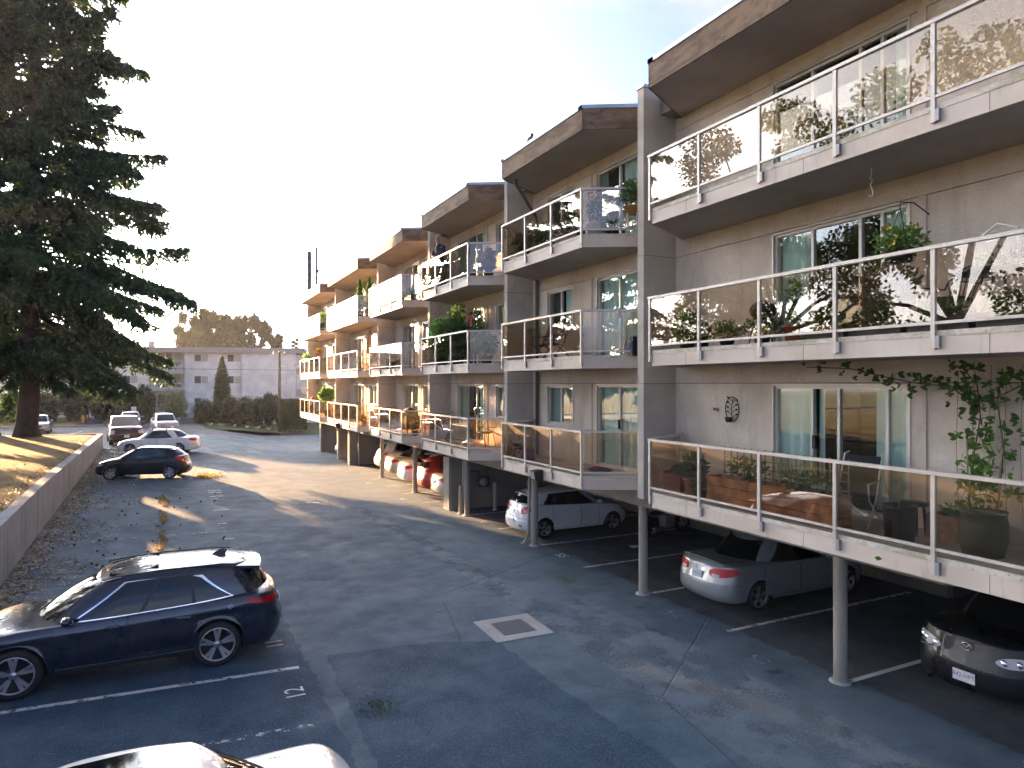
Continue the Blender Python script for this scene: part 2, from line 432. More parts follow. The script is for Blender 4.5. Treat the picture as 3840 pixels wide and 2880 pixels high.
line((-3.2, 15.2), (-1.9, 15.35), .1, m_line); line((-3.2, 14.9), (-1.9, 14.6), .1, m_line)
for y, m in ((4.8, m_line), (7.4, m_line_good), (9.96, m_line), (12.55, m_line), (15.1, m_line), (17.75, m_line), (20.35, m_line), (23.0, m_line), (26.2, m_line), (28.7, m_line), (31.2, m_line), (33.7, m_line), (36.2, m_line), (38.7, m_line)):
    line((9.62 if y < 24 else 9.0, y), (15.2, y), .1, m)
line((6.9, 30.2), (8.9, 33.0), .09, m_line_faint); line((6.9, 30.2), (3.6, 44.), .09, m_line_faint); line((7.2, 52), (8.6, 47.5), .09, m_line_faint); line((7.2, 52), (5.2, 60), .09, m_line_faint)
line((4.4, 47.9), (5.3, 47.9), .18, m_line); line((4.7, 27.6), (5.2, 27.5), .16, m_line)
def painted_text(txt, loc, rz, size, m, parent=lot, name='painted_number'):
    return mo(name, text_mesh(txt, size, m, name), parent, loc, (0, 0, rz))
for s, x, y, rz, m in (('55', 9.72, 16.42, R(-90), m_line_good), ('56', 9.62, 21.6, R(-90), m_line), ('54', 9.3, 11.2, R(-90), m_line_bad), ('53', 9.1, 8.7, R(-90), m_line_bad),
                    ('12', 1.72, 10.95, R(90), m_line_good), ('11', 1.7, 13.2, R(90), m_line_good), ('10', 1.55, 19.7, R(90), m_line), ('9', 1.55, 22.25, R(90), m_line), ('8', 1.5, 24.5, R(90), m_line),
                    ('7', 1.5, 28.4, R(90), m_line), ('6', 1.5, 29.35, R(90), m_line), ('5', 1.5, 31.1, R(90), m_line), ('4', 1.6, 40.3, R(90), m_line), ('60', 8.6, 27.4, R(-90), m_line), ('62', 8.5, 32.5, R(-90), m_line)):
    painted_text(s, (x, y, gzf(x, y)+.012), rz, .42, m)
# storm drain
dr = thing('storm_drain', 'square concrete storm drain with a black iron grate in the driveway', 'drain', (6.0, 12.0, 0), R(-1.5))
m_conc = stucco('pale concrete', (.50, .48, .45), .2)
m_iron = mat('cast iron', (.30, .30, .31), .6, .2)
b = MB(); A, B = .60, .36
b.box((-A, -A, -.2), (A, -B, .016)).box((-A, B, -.2), (A, A, .016)).box((-A, -B, -.2), (-B, B, .016)).box((B, -B, -.2), (A, B, .016))
b.build('collar', m_conc, dr)
MB().box((-B, -B, -.19), (B, B, .0075)).build('pit', m_black, dr)
gb = MB().box((-.34, -.016, .008), (.34, .016, .02)).mesh('grate_bar', m_iron)
for k in range(9): mo('grate_bar', gb, dr, (0, -.3+k*.075, 0))
MB().box((-B, -B, .008), (-B+.025, B, .021)).build('grate_frame', m_iron, dr); MB().box((B-.025, -B, .008), (B, B, .021)).build('grate_frame', m_iron, dr)
# retaining wall and lawn
def wx(y): return -3.6-.0116*(y-20)
def wz(y): return np.interp(y, [-20, 14, 20, 27, 60], [1.35, 1.38, 1.46, 1.58, 1.60])
t = T('streaked concrete wall')
f1 = t.noise(1., 6, .65, t.scale_vec((2.5, 2.5, .12))); f2 = t.noise(.7, 5); f3 = t.noise(60., 2)
cc = t.mix(t.rng(f2, .3, .7), (.30, .30, .29), (.40, .39, .37)); cc = t.mix(t.rng(f1, .5, .72, 0, .75), cc, (.10, .10, .105))
m_wall = t.done(t.bsdf(cc, .9, normal=t.bump(f3, .3, .01)))
rw = thing('retaining_wall', 'long streaked grey concrete retaining wall holding up the dry lawn', 'wall', (0, 0, 0))
ys = np.arange(-21, 51.01, 2.4); seg = []
for i in range(len(ys)-1):
    y0, y1 = ys[i], ys[i+1]-.012
    vs = []
    for y in (y0, y1):
        for x, z in ((wx(y), -.5), (wx(y), wz(y)), (wx(y)-.3, wz(y)), (wx(y)-.3, -.5)): vs.append((x, y, z))
    MB().add(vs, [(0, 1, 2, 3), (7, 6, 5, 4), (0, 4, 5, 1), (1, 5, 6, 2), (2, 6, 7, 3), (3, 7, 4, 0)]).build('wall_panel', m_wall, rw)
MB().box((-16, 50.85, -.4), (wx(51)-.3, 51.1, 1.62)).build('end_wall', m_wall, rw)
def lz(x, y): return wz(y)-.04+.05*np.sin(x*.5+y*.2)*sstep(-4, -8, -np.abs(x))*0+.012*np.clip(-4-x, 0, 30)
lawn = mo('lawn', sheet('lawn', np.linspace(-46, -3.92, 70), np.linspace(-21, 50.86, 90), 0, m_lawn, lambda x, y: lz(x, y)-.10*sstep(-4.6, -3.9, x))); tag(lawn, kind='structure')
def lawn_z(x, y): return float(lz(np.array(x), np.array(y)))
# ---------------------------------------------------------------- apartment building
VF, WALL, BACK = 7.93, 9.40, 22.0
H = 2.617; D1 = 2.78
DECK = [D1, D1+H, D1+2*H]
UNITS = [(10.15, .97, 7), (16.44, 12.51, 3), (23.0, 18.81, 3), (30.07, 25.35, 3), (39.25, 32.37, 4), (48.43, 41.63, 4)]
SPL = .85                       # splay of balcony ends
apt = thing('apartment_building', 'long beige three storey stucco apartment building with angled glass balconies over parking', 'building', (15, 25, 0))
OFF = (-15, -25, 0)
def bp(mb, name, m, parent=None):
    return mb.build(name, m, parent or apt, OFF if parent is None else (0, 0, 0))
FINS = [u[0]+1.06 for u in UNITS]              # near face of fin at far end of each unit
ends = [-.3]+FINS
# openings per unit: (u_near, u_far, sill above deck, head above deck, mullions, curtain spans, kind)
OPEN = [
    [(6.19, 8.62, .03, 1.98, 'door4')],
    [(12.35, 14.15, .03, 1.98, 'door2'), (15.28, 16.61, .93, 1.95, 'win')],
    [(19.16, 20.0, .93, 1.95, 'win'), (20.98, 23.3, .03, 1.98, 'door3')],
    [(26.14, 27.19, .93, 1.95, 'win'), (27.73, 29.82, .03, 1.98, 'door2')],
    [(34.39, 35.85, .93, 1.95, 'win'), (36.92, 39.3, .03, 1.98, 'door3')],
    [(43.8, 45.06, .93, 1.95, 'win'), (47.0, 48.74, .03, 1.98, 'door2')],
]
def curtain(u0, u1, z0, z1, x, n=None, amp=.035):
    n = n or max(6, int((u1-u0)/.045)); vs = []; fs = []
    ph = random.random()*6
    for i in range(n+1):
        u = u0+(u1-u0)*i/n
        for z in (z0, z1):
            vs.append((x+amp*math.sin(i*1.35+ph)+(amp*.5*math.sin(i*.53+ph*2) if z == z0 else 0), u, z))
        if i: k = 2*i; fs.append((k-2, k, k+1, k-1))
    return MB().add(vs, fs, 0, True)
TH = .2
m_curt2 = mat('cream curtain', (.66, .58, .44), .85, 0, .06); m_curt3 = mat('grey blind', (.42, .44, .45), .8, 0, .06)
for k, (ul, ur, npan) in enumerate(UNITS):
    e0 = (FINS[k-1]+.2) if k else -.3
    e1 = FINS[k]
    for lv in range(3):
        dz = DECK[lv]; ceil = dz+H-.27
        zb = dz-.27; zt = dz+H-.27 if lv < 2 else 10.3
        ops = sorted(OPEN[k])
        zj = dz+2.02; J = .012
        wallb = MB(); head = MB()
        cur = e0
        for (u0, u1, s, h, kd) in ops:
            wallb.box((WALL, cur, zb), (WALL+TH, u0, zj))
            if s > .1: wallb.box((WALL, u0, zb), (WALL+TH, u1, dz+s))
            else: wallb.box((WALL, u0, zb), (WALL+TH, u1, dz+s))
            wallb.box((WALL, u0, dz+h), (WALL+TH, u1, zj))
            cur = u1
        wallb.box((WALL, cur, zb), (WALL+TH, e1, zj))
        wo_ = bp(wallb, 'wall', m_stucco)
        bp(MB().box((WALL+.001, e0, zj+J), (WALL+TH, e1, zt)), 'wall_head', m_stucco)
        bp(MB().box((WALL+.02, e0, zj), (WALL+TH, e1, zj+J)), 'wall_joint', m_joint)
        # batten next to the door
        ub = {0: 5.98, 1: 14.42, 2: 20.7, 3: 27.5, 4: 36.5, 5: 46.4}[k]
        bp(MB().box((WALL-.025, ub-.06, dz), (WALL, ub+.06, zj)), 'batten', m_stucco)
        for oi, (u0, u1, s, h, kd) in enumerate(ops):
            z0, z1 = dz+s, dz+h
            nm = 'window' if kd == 'win' else 'sliding_door'
            fr = MB(); fw = .05; xf = WALL+.03
            fr.box((xf, u0, z0), (xf+.09, u0+fw, z1)).box((xf, u1-fw, z0), (xf+.09, u1, z1)).box((xf, u0+fw, z1-fw), (xf+.09, u1-fw, z1)).box((xf, u0+fw, z0), (xf+.09, u1-fw, z0+fw))
            # outer lip
            fr.box((WALL-.018, u0-.035, z0-.02), (WALL-.002, u0, z1+.035)).box((WALL-.018, u1, z0-.02), (WALL-.002, u1+.035, z1+.035)).box((WALL-.018, u0, z1), (WALL-.002, u1, z1+.035))
            win = bp(fr, nm, m_frame)
            if kd == 'door4': ms = [6.54, 7.36, 7.86] if lv == 0 else [6.62, 6.98, 7.85]
            elif kd == 'door3': ms = [u0+(u1-u0)*.30, u0+(u1-u0)*.64]
            else: ms = [u0+(u1-u0)*.5]
            es = [u0+fw]+ms+[u1-fw]
            for q in ms: MB().box((xf+.005, q-.025, z0+fw), (xf+.075, q+.025, z1-fw)).build('mullion', m_frame, win)
            for a, b_ in zip(es[:-1], es[1:]):
                MB().box((xf+.035, a+.012, z0+fw), (xf+.043, b_-.012, z1-fw)).build('pane', m_pane, win)
            # room behind
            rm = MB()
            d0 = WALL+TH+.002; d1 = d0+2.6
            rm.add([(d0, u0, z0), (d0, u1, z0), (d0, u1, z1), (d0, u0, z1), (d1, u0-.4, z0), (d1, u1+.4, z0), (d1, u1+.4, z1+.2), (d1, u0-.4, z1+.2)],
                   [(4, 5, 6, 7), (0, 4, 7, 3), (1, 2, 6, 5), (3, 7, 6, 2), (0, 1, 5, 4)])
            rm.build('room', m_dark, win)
            # curtains
            cx_ = xf+.13
            if kd == 'door4':
                sp = [(6.2, 6.52, 0), (6.6, 6.95, .25), (7.86, 8.58, 0), (7.72, 7.83, 0)] if lv == 0 else ([(6.2, 6.75, 0), (8.0, 8.6, 0)] if lv == 1 else [(6.25, 6.5, 0)])
            elif kd == 'win': sp = [(u0+.05, u0+(u1-u0)*(.93 if lv == 0 else .5), 0)] if k != 1 or lv != 2 else []
            else:
                sp = [(u0+.05, u1-.05, 0)] if (k, lv) in ((1, 0), (1, 1)) else [(u0+.05, u0+(u1-u0)*random.uniform(.3, .55), 0), (u1-random.uniform(.25, .5), u1-.05, 0)]
            for a, b_, dd in sp: curtain(a, b_, z0+.03, z1-.02, cx_+dd).build('curtain', random.choice([m_curtain, m_curtain, m_curt2, m_curt3]) if k else m_curtain, win)
            if nm == 'sliding_door':
                hx = es[1] if kd != 'door4' else (7.80 if lv == 0 else 7.85)
                MB().box((xf-.03, hx-.03, z0+.92), (xf+.005, hx+.03, z0+1.14)).build('handle', m_black, win)
    # fin at the far end
    f0, f1 = FINS[k], FINS[k]+.2
    last = k == len(UNITS)-1
    for lv in range(3):
        za = [2.45, DECK[1]+.0-.28+2.02-H+.26, DECK[1]-.28+2.02+.26][lv] if False else [2.45, D1+2.02, D1+H+2.02][lv]
        zb_ = [D1+2.02-.012, D1+H+2.02-.012, 10.82][lv]
        bp(MB().box((8.57, f0, za), (BACK if last else WALL+.05, f1, zb_)), 'fin_wall', m_fin)
    bp(MB().box((8.60, f0+.015, 2.5), (WALL+.04, f1-.015, 10.6)), 'fin_core', m_joint)
    bp(MB().box((8.54, f0-.03, 10.82), (WALL+.4, f1+.03, 10.875)), 'fin_cap', m_flash)
# near end wall of the building, back wall, flat roof
bp(MB().box((WALL, -.5, 2.4), (BACK, -.302, 10.7)), 'end_wall', m_stucco)
bp(MB().box((BACK, -.5, 0), (BACK+.2, FINS[-1]+.2, 10.7)), 'back_wall', m_stucco)
m_gravel = mat('roof gravel', (.22, .21, .20), .95, 0, .3, 4, .4, 60)
bp(MB().box((WALL-.4, -.5, 10.32), (BACK+.2, FINS[-1]+.15, 10.72)), 'flat_roof', m_gravel)
# balconies
def bquad(p, q, z0, z1, th, inward):
    """upright slab along plan segment p-q, thickness th towards inward"""
    p = Vector((*p, 0)); q = Vector((*q, 0)); n = Vector((*inward, 0)).normalized()*th
    a = [p, q, q+n, p+n]
    return MB().prism([(c.x, c.y) for c in a], z0, z1)
def inward(p, q):
    d = Vector((q[0]-p[0], q[1]-p[1])).normalized(); n = Vector((-d.y, d.x))
    return n if n.x > 0 else -n
for k, (ul, ur, npan) in enumerate(UNITS):
    fr_, nr_ = (VF, ul), (VF, ur)
    wl, wr = (WALL-.004, ul+SPL), (WALL-.004, ur-SPL)
    for lv in range(3):
        dz = DECK[lv]
        sb = MB(); ins = .03
        poly = [(VF+ins, ul-.01), (VF+ins, ur+.01), (wr[0], wr[1]+.03), (wl[0], wl[1]-.03)]
        sb.prism(poly, dz-.262, dz-.012)
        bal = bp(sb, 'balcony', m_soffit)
        MB().prism([(x+.002 if i < 2 else x, y) for i, (x, y) in enumerate(poly)], dz-.011, dz).build('deck', m_deck, bal)
        fm = m_fascia_board
        for p, q in ((fr_, nr_), (fr_, wl), (nr_, wr)):
            nn = inward(p, q) if p[0] == q[0] else (Vector((0, -1)) if q == wl else Vector((0, 1)))
            bquad(p, q, dz-.27, dz-.055, .028, nn).build('fascia', fm, bal)
            p2 = (p[0]-.008, p[1]); q2 = (q[0]-.008, q[1])
            bquad(p2, q2, dz-.054, dz+.012, .05, nn).build('edge_flashing', m_edge, bal)
        rt = dz+1.0
        for u in np.arange(ur+.9, ul-.2, 2.44): MB().box((VF-.0015, u-.003, dz-.268), (VF+.001, u+.003, dz-.057)).build('board_joint', m_joint, bal)
        # rails
        for p, q in ((fr_, nr_), (fr_, wl), (nr_, wr)):
            ex = .03 if p[0] == q[0] else 0
            a = Vector((p[0]-.02, p[1]+(ex if p is fr_ else 0), 0)); b_ = Vector((q[0]-.02, q[1]-ex, 0))
            z0_, z1_ = (rt-.022, dz+.10)
            MB().bar(a+Vector((0, 0, z0_)), b_+Vector((0, 0, z0_)), .075, .044).build('top_rail', m_alu, bal)
            MB().bar(a+Vector((0, 0, z1_)), b_+Vector((0, 0, z1_)), .038, .034).build('bottom_rail', m_alu, bal)
        pos = [ur+(ul-ur)*i/npan for i in range(npan+1)]
        for i, u in enumerate(pos):
            MB().box((VF-.046, u-.025, dz-.20), (VF-.002, u+.025, rt-.045)).build('post', m_alu, bal)
            if 0 < i < npan:
                br = MB().box((VF-.05, u-.075, dz-.19), (VF-.0015, u-.0255, dz-.05)); br.build('bracket', m_alu_d, bal)
            if i < npan:
                MB().box((VF-.028, u+.03, dz+.118), (VF-.02, pos[i+1]-.03, rt-.045)).build('glass_panel', m_glass, bal)
        for c, wq in ((fr_, wl), (nr_, wr)):
            a = Vector((c[0]-.02, c[1], 0)); b_ = Vector((wq[0]-.06, wq[1]+(-.04 if wq is wl else .04), 0)); d = (b_-a)
            MB().bar(a+d*.035+Vector((0, 0, (dz+.118+rt-.045)/2)), a+d*.95+Vector((0, 0, (dz+.118+rt-.045)/2)), .008, rt-.045-dz-.118).build('glass_panel', m_glass, bal)
            e = a+d*.97
            MB().box((e.x-.02, e.y-.022, dz), (e.x+.02, e.y+.022, rt-.045)).build('post', m_alu, bal)
    # roof canopy
    zr0, zr1 = 10.27, 10.72
    poly = [(VF-.02, ul+.05), (VF-.02, ur-.05), (WALL+.4, ur-SPL-.25), (WALL+.4, ul+SPL+.25)]
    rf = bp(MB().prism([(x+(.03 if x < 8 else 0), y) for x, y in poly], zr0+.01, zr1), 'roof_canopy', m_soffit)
    for p, q in (((VF-.02, ul+.05), (VF-.02, ur-.05)), ((VF-.02, ul+.05), (WALL-.003, ul+SPL+.05)), ((VF-.02, ur-.05), (WALL-.003, ur-SPL-.05))):
        nn = inward(p, q) if abs(p[0]-q[0]) < .01 else (Vector((0, -1)) if q[1] > ul else Vector((0, 1)))
        bquad(p, q, zr0, zr1-.002, .028, nn).build('roof_fascia', m_roof_fascia, rf)
        bquad((p[0]-.025, p[1]), (q[0]-.025, q[1]), zr1, zr1+.075, .16, nn).build('roof_flashing', m_flash, rf)
# dropped beam, garage ceiling, columns, cross walls
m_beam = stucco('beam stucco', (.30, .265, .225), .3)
gf = mo('carport_floor', poly_sheet('carport_floor', [(9.95, -.4), (9.8, 9), (10.0, 16), (9.75, 24), (9.95, 33), (9.8, 49.2), (17.6, 49.2), (17.6, -.4)], .006, asphalt('shade darkened carport asphalt', (.042, .056, .068), (.085, .10, .112), .4, cracks=False), .12, .04)); tag(gf, kind='structure')  # same asphalt in a darker sheet; the carport's shade is put into its colour
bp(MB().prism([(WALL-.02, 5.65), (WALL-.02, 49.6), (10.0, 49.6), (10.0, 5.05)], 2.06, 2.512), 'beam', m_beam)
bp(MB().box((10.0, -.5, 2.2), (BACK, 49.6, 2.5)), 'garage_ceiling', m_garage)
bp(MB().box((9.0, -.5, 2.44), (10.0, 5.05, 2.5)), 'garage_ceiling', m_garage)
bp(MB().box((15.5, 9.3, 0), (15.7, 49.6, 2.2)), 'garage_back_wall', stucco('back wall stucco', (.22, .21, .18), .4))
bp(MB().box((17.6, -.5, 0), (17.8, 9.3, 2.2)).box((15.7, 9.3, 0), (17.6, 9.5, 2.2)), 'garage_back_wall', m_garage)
m_col = stucco('column paint', (.40, .36, .31), .25)
for u in (2.4, 7.47, 12.6, 17.8, 22.95, 28.9, 34.2):
    x = 9.62
    cmb = MB().lathe([(.105, 0), (.105, 2.062)], 14, 0, (x, u, 0)); co_ = cmb.build('column', m_col, apt, OFF); MB().lathe([(.17, 0), (.17, .02), (.13, .035), (.106, .04)], 14, 0, (x, u, 0)).build('base_plate', m_conc, co_)
for u0, u1, x0, x1 in ((24.2, 24.75, 9.5, 15.7), (40.4, 40.75, 9.5, 15.7), (43.9, 44.2, 9.6, 11.0), (49.3, 49.7, 9.55, 15.7)):
    bp(MB().box((x0, u0, 0), (x1, u1, 2.0)), 'cross_wall', m_beam)
    bp(MB().box((x0-.12, u0-.02, 0), (x0-.002, u1+.02, 2.0)), 'pier', m_col)
for u in (24.0, 40.2): bp(MB().tube([(9.9, u, 0), (9.9, u, 2.1)], .05), 'standpipe', m_alu)
# downpipe and lamp column at unit 2, brace pipe under roof of unit 2
m_pipe = mat('painted pipe', (.30, .27, .24), .6)
bp(MB().tube([(9.50, 17.9, 2.2), (9.47, 17.9, .35), (9.38, 17.93, .12), (9.25, 17.97, .05)], .045), 'downpipe', m_pipe)
m_dp = mat('dark downpipe', (.11, .10, .10), .5)
bp(MB().tube([(8.25, 16.35, 10.28), (8.3, 16.4, 10.15), (9.28, 17.1, 9.55), (9.32, 17.12, 9.35), (9.33, 17.12, 2.6)], .045), 'downpipe', m_dp)
m_lens = mat('flood lamp lens', (.75, .74, .68), .25)
def flood(y, label):
    t_ = thing('flood_lamp', label, 'lamp', (VF-.01, y, 2.52))
    MB().add([(-.20, -.12, -.02), (-.20, .12, -.02), (0, .12, -.06), (0, -.12, -.06), (-.24, -.12, .20), (-.24, .12, .20), (0, .12, .22), (0, -.12, .22)], [(0, 1, 2, 3), (7, 6, 5, 4), (0, 3, 7, 4), (1, 5, 6, 2), (2, 6, 7, 3), (0, 4, 5, 1)]).build('housing', m_black, t_)
    MB().add([(-.206, -.10, .0), (-.206, .10, .0), (-.244, .10, .185), (-.244, -.10, .185)], [(0, 1, 2, 3), (3, 2, 1, 0)]).build('lens', m_lens, t_)
flood(14.35, 'black flood lamp on the balcony edge above the white hatchback')
flood(36.3, 'small flood lamp on the far balcony edge')
# ---------------------------------------------------------------- cars
m_tyre = mat('tyre rubber', (.018, .018, .019), .8, 0, .2, 6)
m_rim = mat('alloy rim', (.50, .50, .52), .3, .8, .1)
m_rim_d = mat('dark rim well', (.03, .03, .032), .6, .3)
m_chrome = mat('chrome', (.75, .75, .76), .15, 1., .03)
m_plastic = mat('black trim plastic', (.022, .022, .024), .5)
m_under = mat('underbody', (.012, .012, .012), .9)
m_seam = mat('panel gap', (.008, .008, .008), .9)
m_plate = mat('number plate', (.72, .74, .78), .5, 0, .04)
m_plate_txt = mat('plate lettering', (.10, .16, .38), .5)
def lens_mat(name, c, e=0):
    t = T(name); return t.done(t.bsdf(c, .25, Specular_IOR_Level=.35))
m_red = lens_mat('red lamp lens', (.50, .006, .010)); m_amber = lens_mat('amber lens', (.6, .2, .02))
m_clear = lens_mat('clear lamp lens', (.55, .57, .60)); m_headl = lens_mat('headlamp lens', (.40, .42, .45))
t = T('car glass')
m_cglass = t.done(t.bsdf((.006, .008, .010), .04, Specular_IOR_Level=.5))
t = T('car glass blue')
m_cglass_b = t.done(t.bsdf((.025, .06, .085), .05, Specular_IOR_Level=.8))

def cinterp(xs, ys):
    """smooth monotone-ish cubic through points"""
    xs = np.array(xs, float); ys = np.array(ys, float)
    h = np.diff(xs); dl = np.diff(ys)/h; n = len(xs); m = np.zeros(n)
    m[0], m[-1] = dl[0], dl[-1]
    for i in range(1, n-1):
        m[i] = 0 if dl[i-1]*dl[i] <= 0 else 3*(h[i-1]+h[i])/((2*h[i]+h[i-1])/dl[i-1]+(h[i]+2*h[i-1])/dl[i])
    def f(x):
        x = np.clip(x, xs[0], xs[-1]); i = np.clip(np.searchsorted(xs, x)-1, 0, n-2)
        t_ = (x-xs[i])/h[i]
        return ys[i]*(2*t_**3-3*t_**2+1)+h[i]*m[i]*(t_**3-2*t_**2+t_)+ys[i+1]*(-2*t_**3+3*t_**2)+h[i]*m[i+1]*(t_**3-t_**2)
    return f
class CarShape:
    def __init__(s, L, W, wb, fo, wr, sh, nose, tail, lf=.62, lr=.42, sill=.24, crown=.05, plan_n=2.5, rear_n=3.0, bulge=None, arch=1.13):
        """sh: shoulder line [(x,z)..] from rear (x=-L/2) to front; nose/tail: [(z,dx)] silhouettes, dx inward"""
        s.L, s.W = L, W/2; s.xf, s.xr = L/2, -L/2
        s.fa, s.ra = L/2-fo, L/2-fo-wb; s.wr = wr; s.ar = wr*arch
        s.sh = cinterp(*zip(*sh)); s.nose = cinterp(*zip(*nose)); s.tail = cinterp(*zip(*tail))
        s.lf, s.lr, s.sill, s.crown = lf, lr, sill, crown
        s.nf, s.nr = plan_n, rear_n
        bl = bulge or [(0, .955), (.18, .985), (.45, 1.0), (.70, .992), (.86, .975), (1.0, .945)]
        s.bul = cinterp(*zip(*bl))
        # plan polyline, rear centre -> front centre
        P = []
        for th in np.linspace(0, math.pi/2, 13):
            P.append((s.xr+lr-lr*math.cos(th)**(2/s.nr), math.sin(th)**(2/s.nr)))
        xs = np.arange(s.xr+lr+.05, s.xf-lf-.02, .045)
        for x in xs: P.append((x, 1.0))
        for th in np.linspace(0, math.pi/2, 15):
            P.append((s.xf-lf+lf*math.sin(th)**(2/s.nf), math.cos(th)**(2/s.nf)))
        s.P = np.array(P)
        d = np.linalg.norm(np.diff(s.P*[1, s.W], axis=0), axis=1); s.arc = np.concatenate([[0], np.cumsum(d)])
    def width(s, x):
        q = (x/(s.L/2)); return s.W*(1-.045*q**2*(q > 0)-.03*q**2*(q <= 0))
    def plan(s, p):
        return np.interp(p, s.arc, s.P[:, 0]), np.interp(p, s.arc, s.P[:, 1])
    def pt(s, x, yf, z):
        zs = s.sh(x); t_ = np.clip((z-s.sill)/np.maximum(zs-s.sill, .05), 0, 1)
        y = yf*s.width(x)*s.bul(t_)
        xm_f = s.fa-.2; xm_r = s.ra+.2
        xo = np.where(x > xm_f, x-s.nose(z)*np.clip((x-xm_f)/(s.xf-xm_f), 0, 1)**1.5, np.where(x < xm_r, x+s.tail(z)*np.clip((xm_r-x)/(xm_r-s.xr), 0, 1)**1.5, x))
        return np.stack([xo, y, z+0*x], -1)
    def S(s, p, z):
        x, yf = s.plan(p); return s.pt(x, yf, z)
    def p_at_x(s, x):
        i = np.searchsorted(s.P[:, 0], x); return float(np.interp(x, s.P[:, 0], s.arc))
    def zbot(s, x):
        z = np.full_like(x, s.sill)
        for a in (s.fa, s.ra):
            q = s.ar**2-(x-a)**2
            z = np.where(q > 0, np.maximum(z, s.wr+np.sqrt(np.maximum(q, 0))), z)
        return z
    def lower(s):
        x, yf = s.P[:, 0], s.P[:, 1]; n = len(x); zb = s.zbot(x); zs = s.sh(x)
        rows = []
        b0 = s.pt(x, yf, zb)
        arch = (zb > s.sill+.01)
        inn = b0.copy(); inn[:, 1] = np.where(arch, np.maximum(0, np.minimum(s.W-.26, b0[:, 1])), b0[:, 1]*.75)
        lip = b0.copy(); lip[:, 1] = np.maximum(0, b0[:, 1]-.02)
        rows += [inn, lip]
        for t_ in np.concatenate([[0, .04, .1], np.linspace(.18, .9, 9), [.95, .985, 1.0]]):
            z = zb+(zs-zb)*t_; q = s.pt(x, yf, z)
            if t_ < .12: q[:, 1] += np.where(arch, .014*(1-t_/.12), 0)*(yf > .9)
            rows.append(q)
        top = rows[-1]
        for q in (.03, .10, .25, .5, .75, 1.0):
            r = top.copy(); r[:, 1] = top[:, 1]*(1-q); r[:, 2] = top[:, 2]+(s.crown*(1-(1-q)**2)+.012*min(1, q/.1))*np.minimum(1, top[:, 1]/.5)
            rows.append(r)
        A = np.array(rows)                     # (r, n, 3)
        return A
def shell(A, skip=0):
    """grid (r,n,3) mirrored over y -> verts, faces"""
    r, n, _ = A.shape; V = []; F = []
    for sgn in (1, -1):
        b = len(V); Q = A.copy(); Q[..., 1] *= sgn; V += [tuple(p) for p in Q.reshape(-1, 3)]
        for i in range(r-1):
            for j in range(n-1):
                f = (b+i*n+j, b+(i+1)*n+j, b+(i+1)*n+j+1, b+i*n+j+1)
                F.append(f if sgn > 0 else f[::-1])
    return V, F
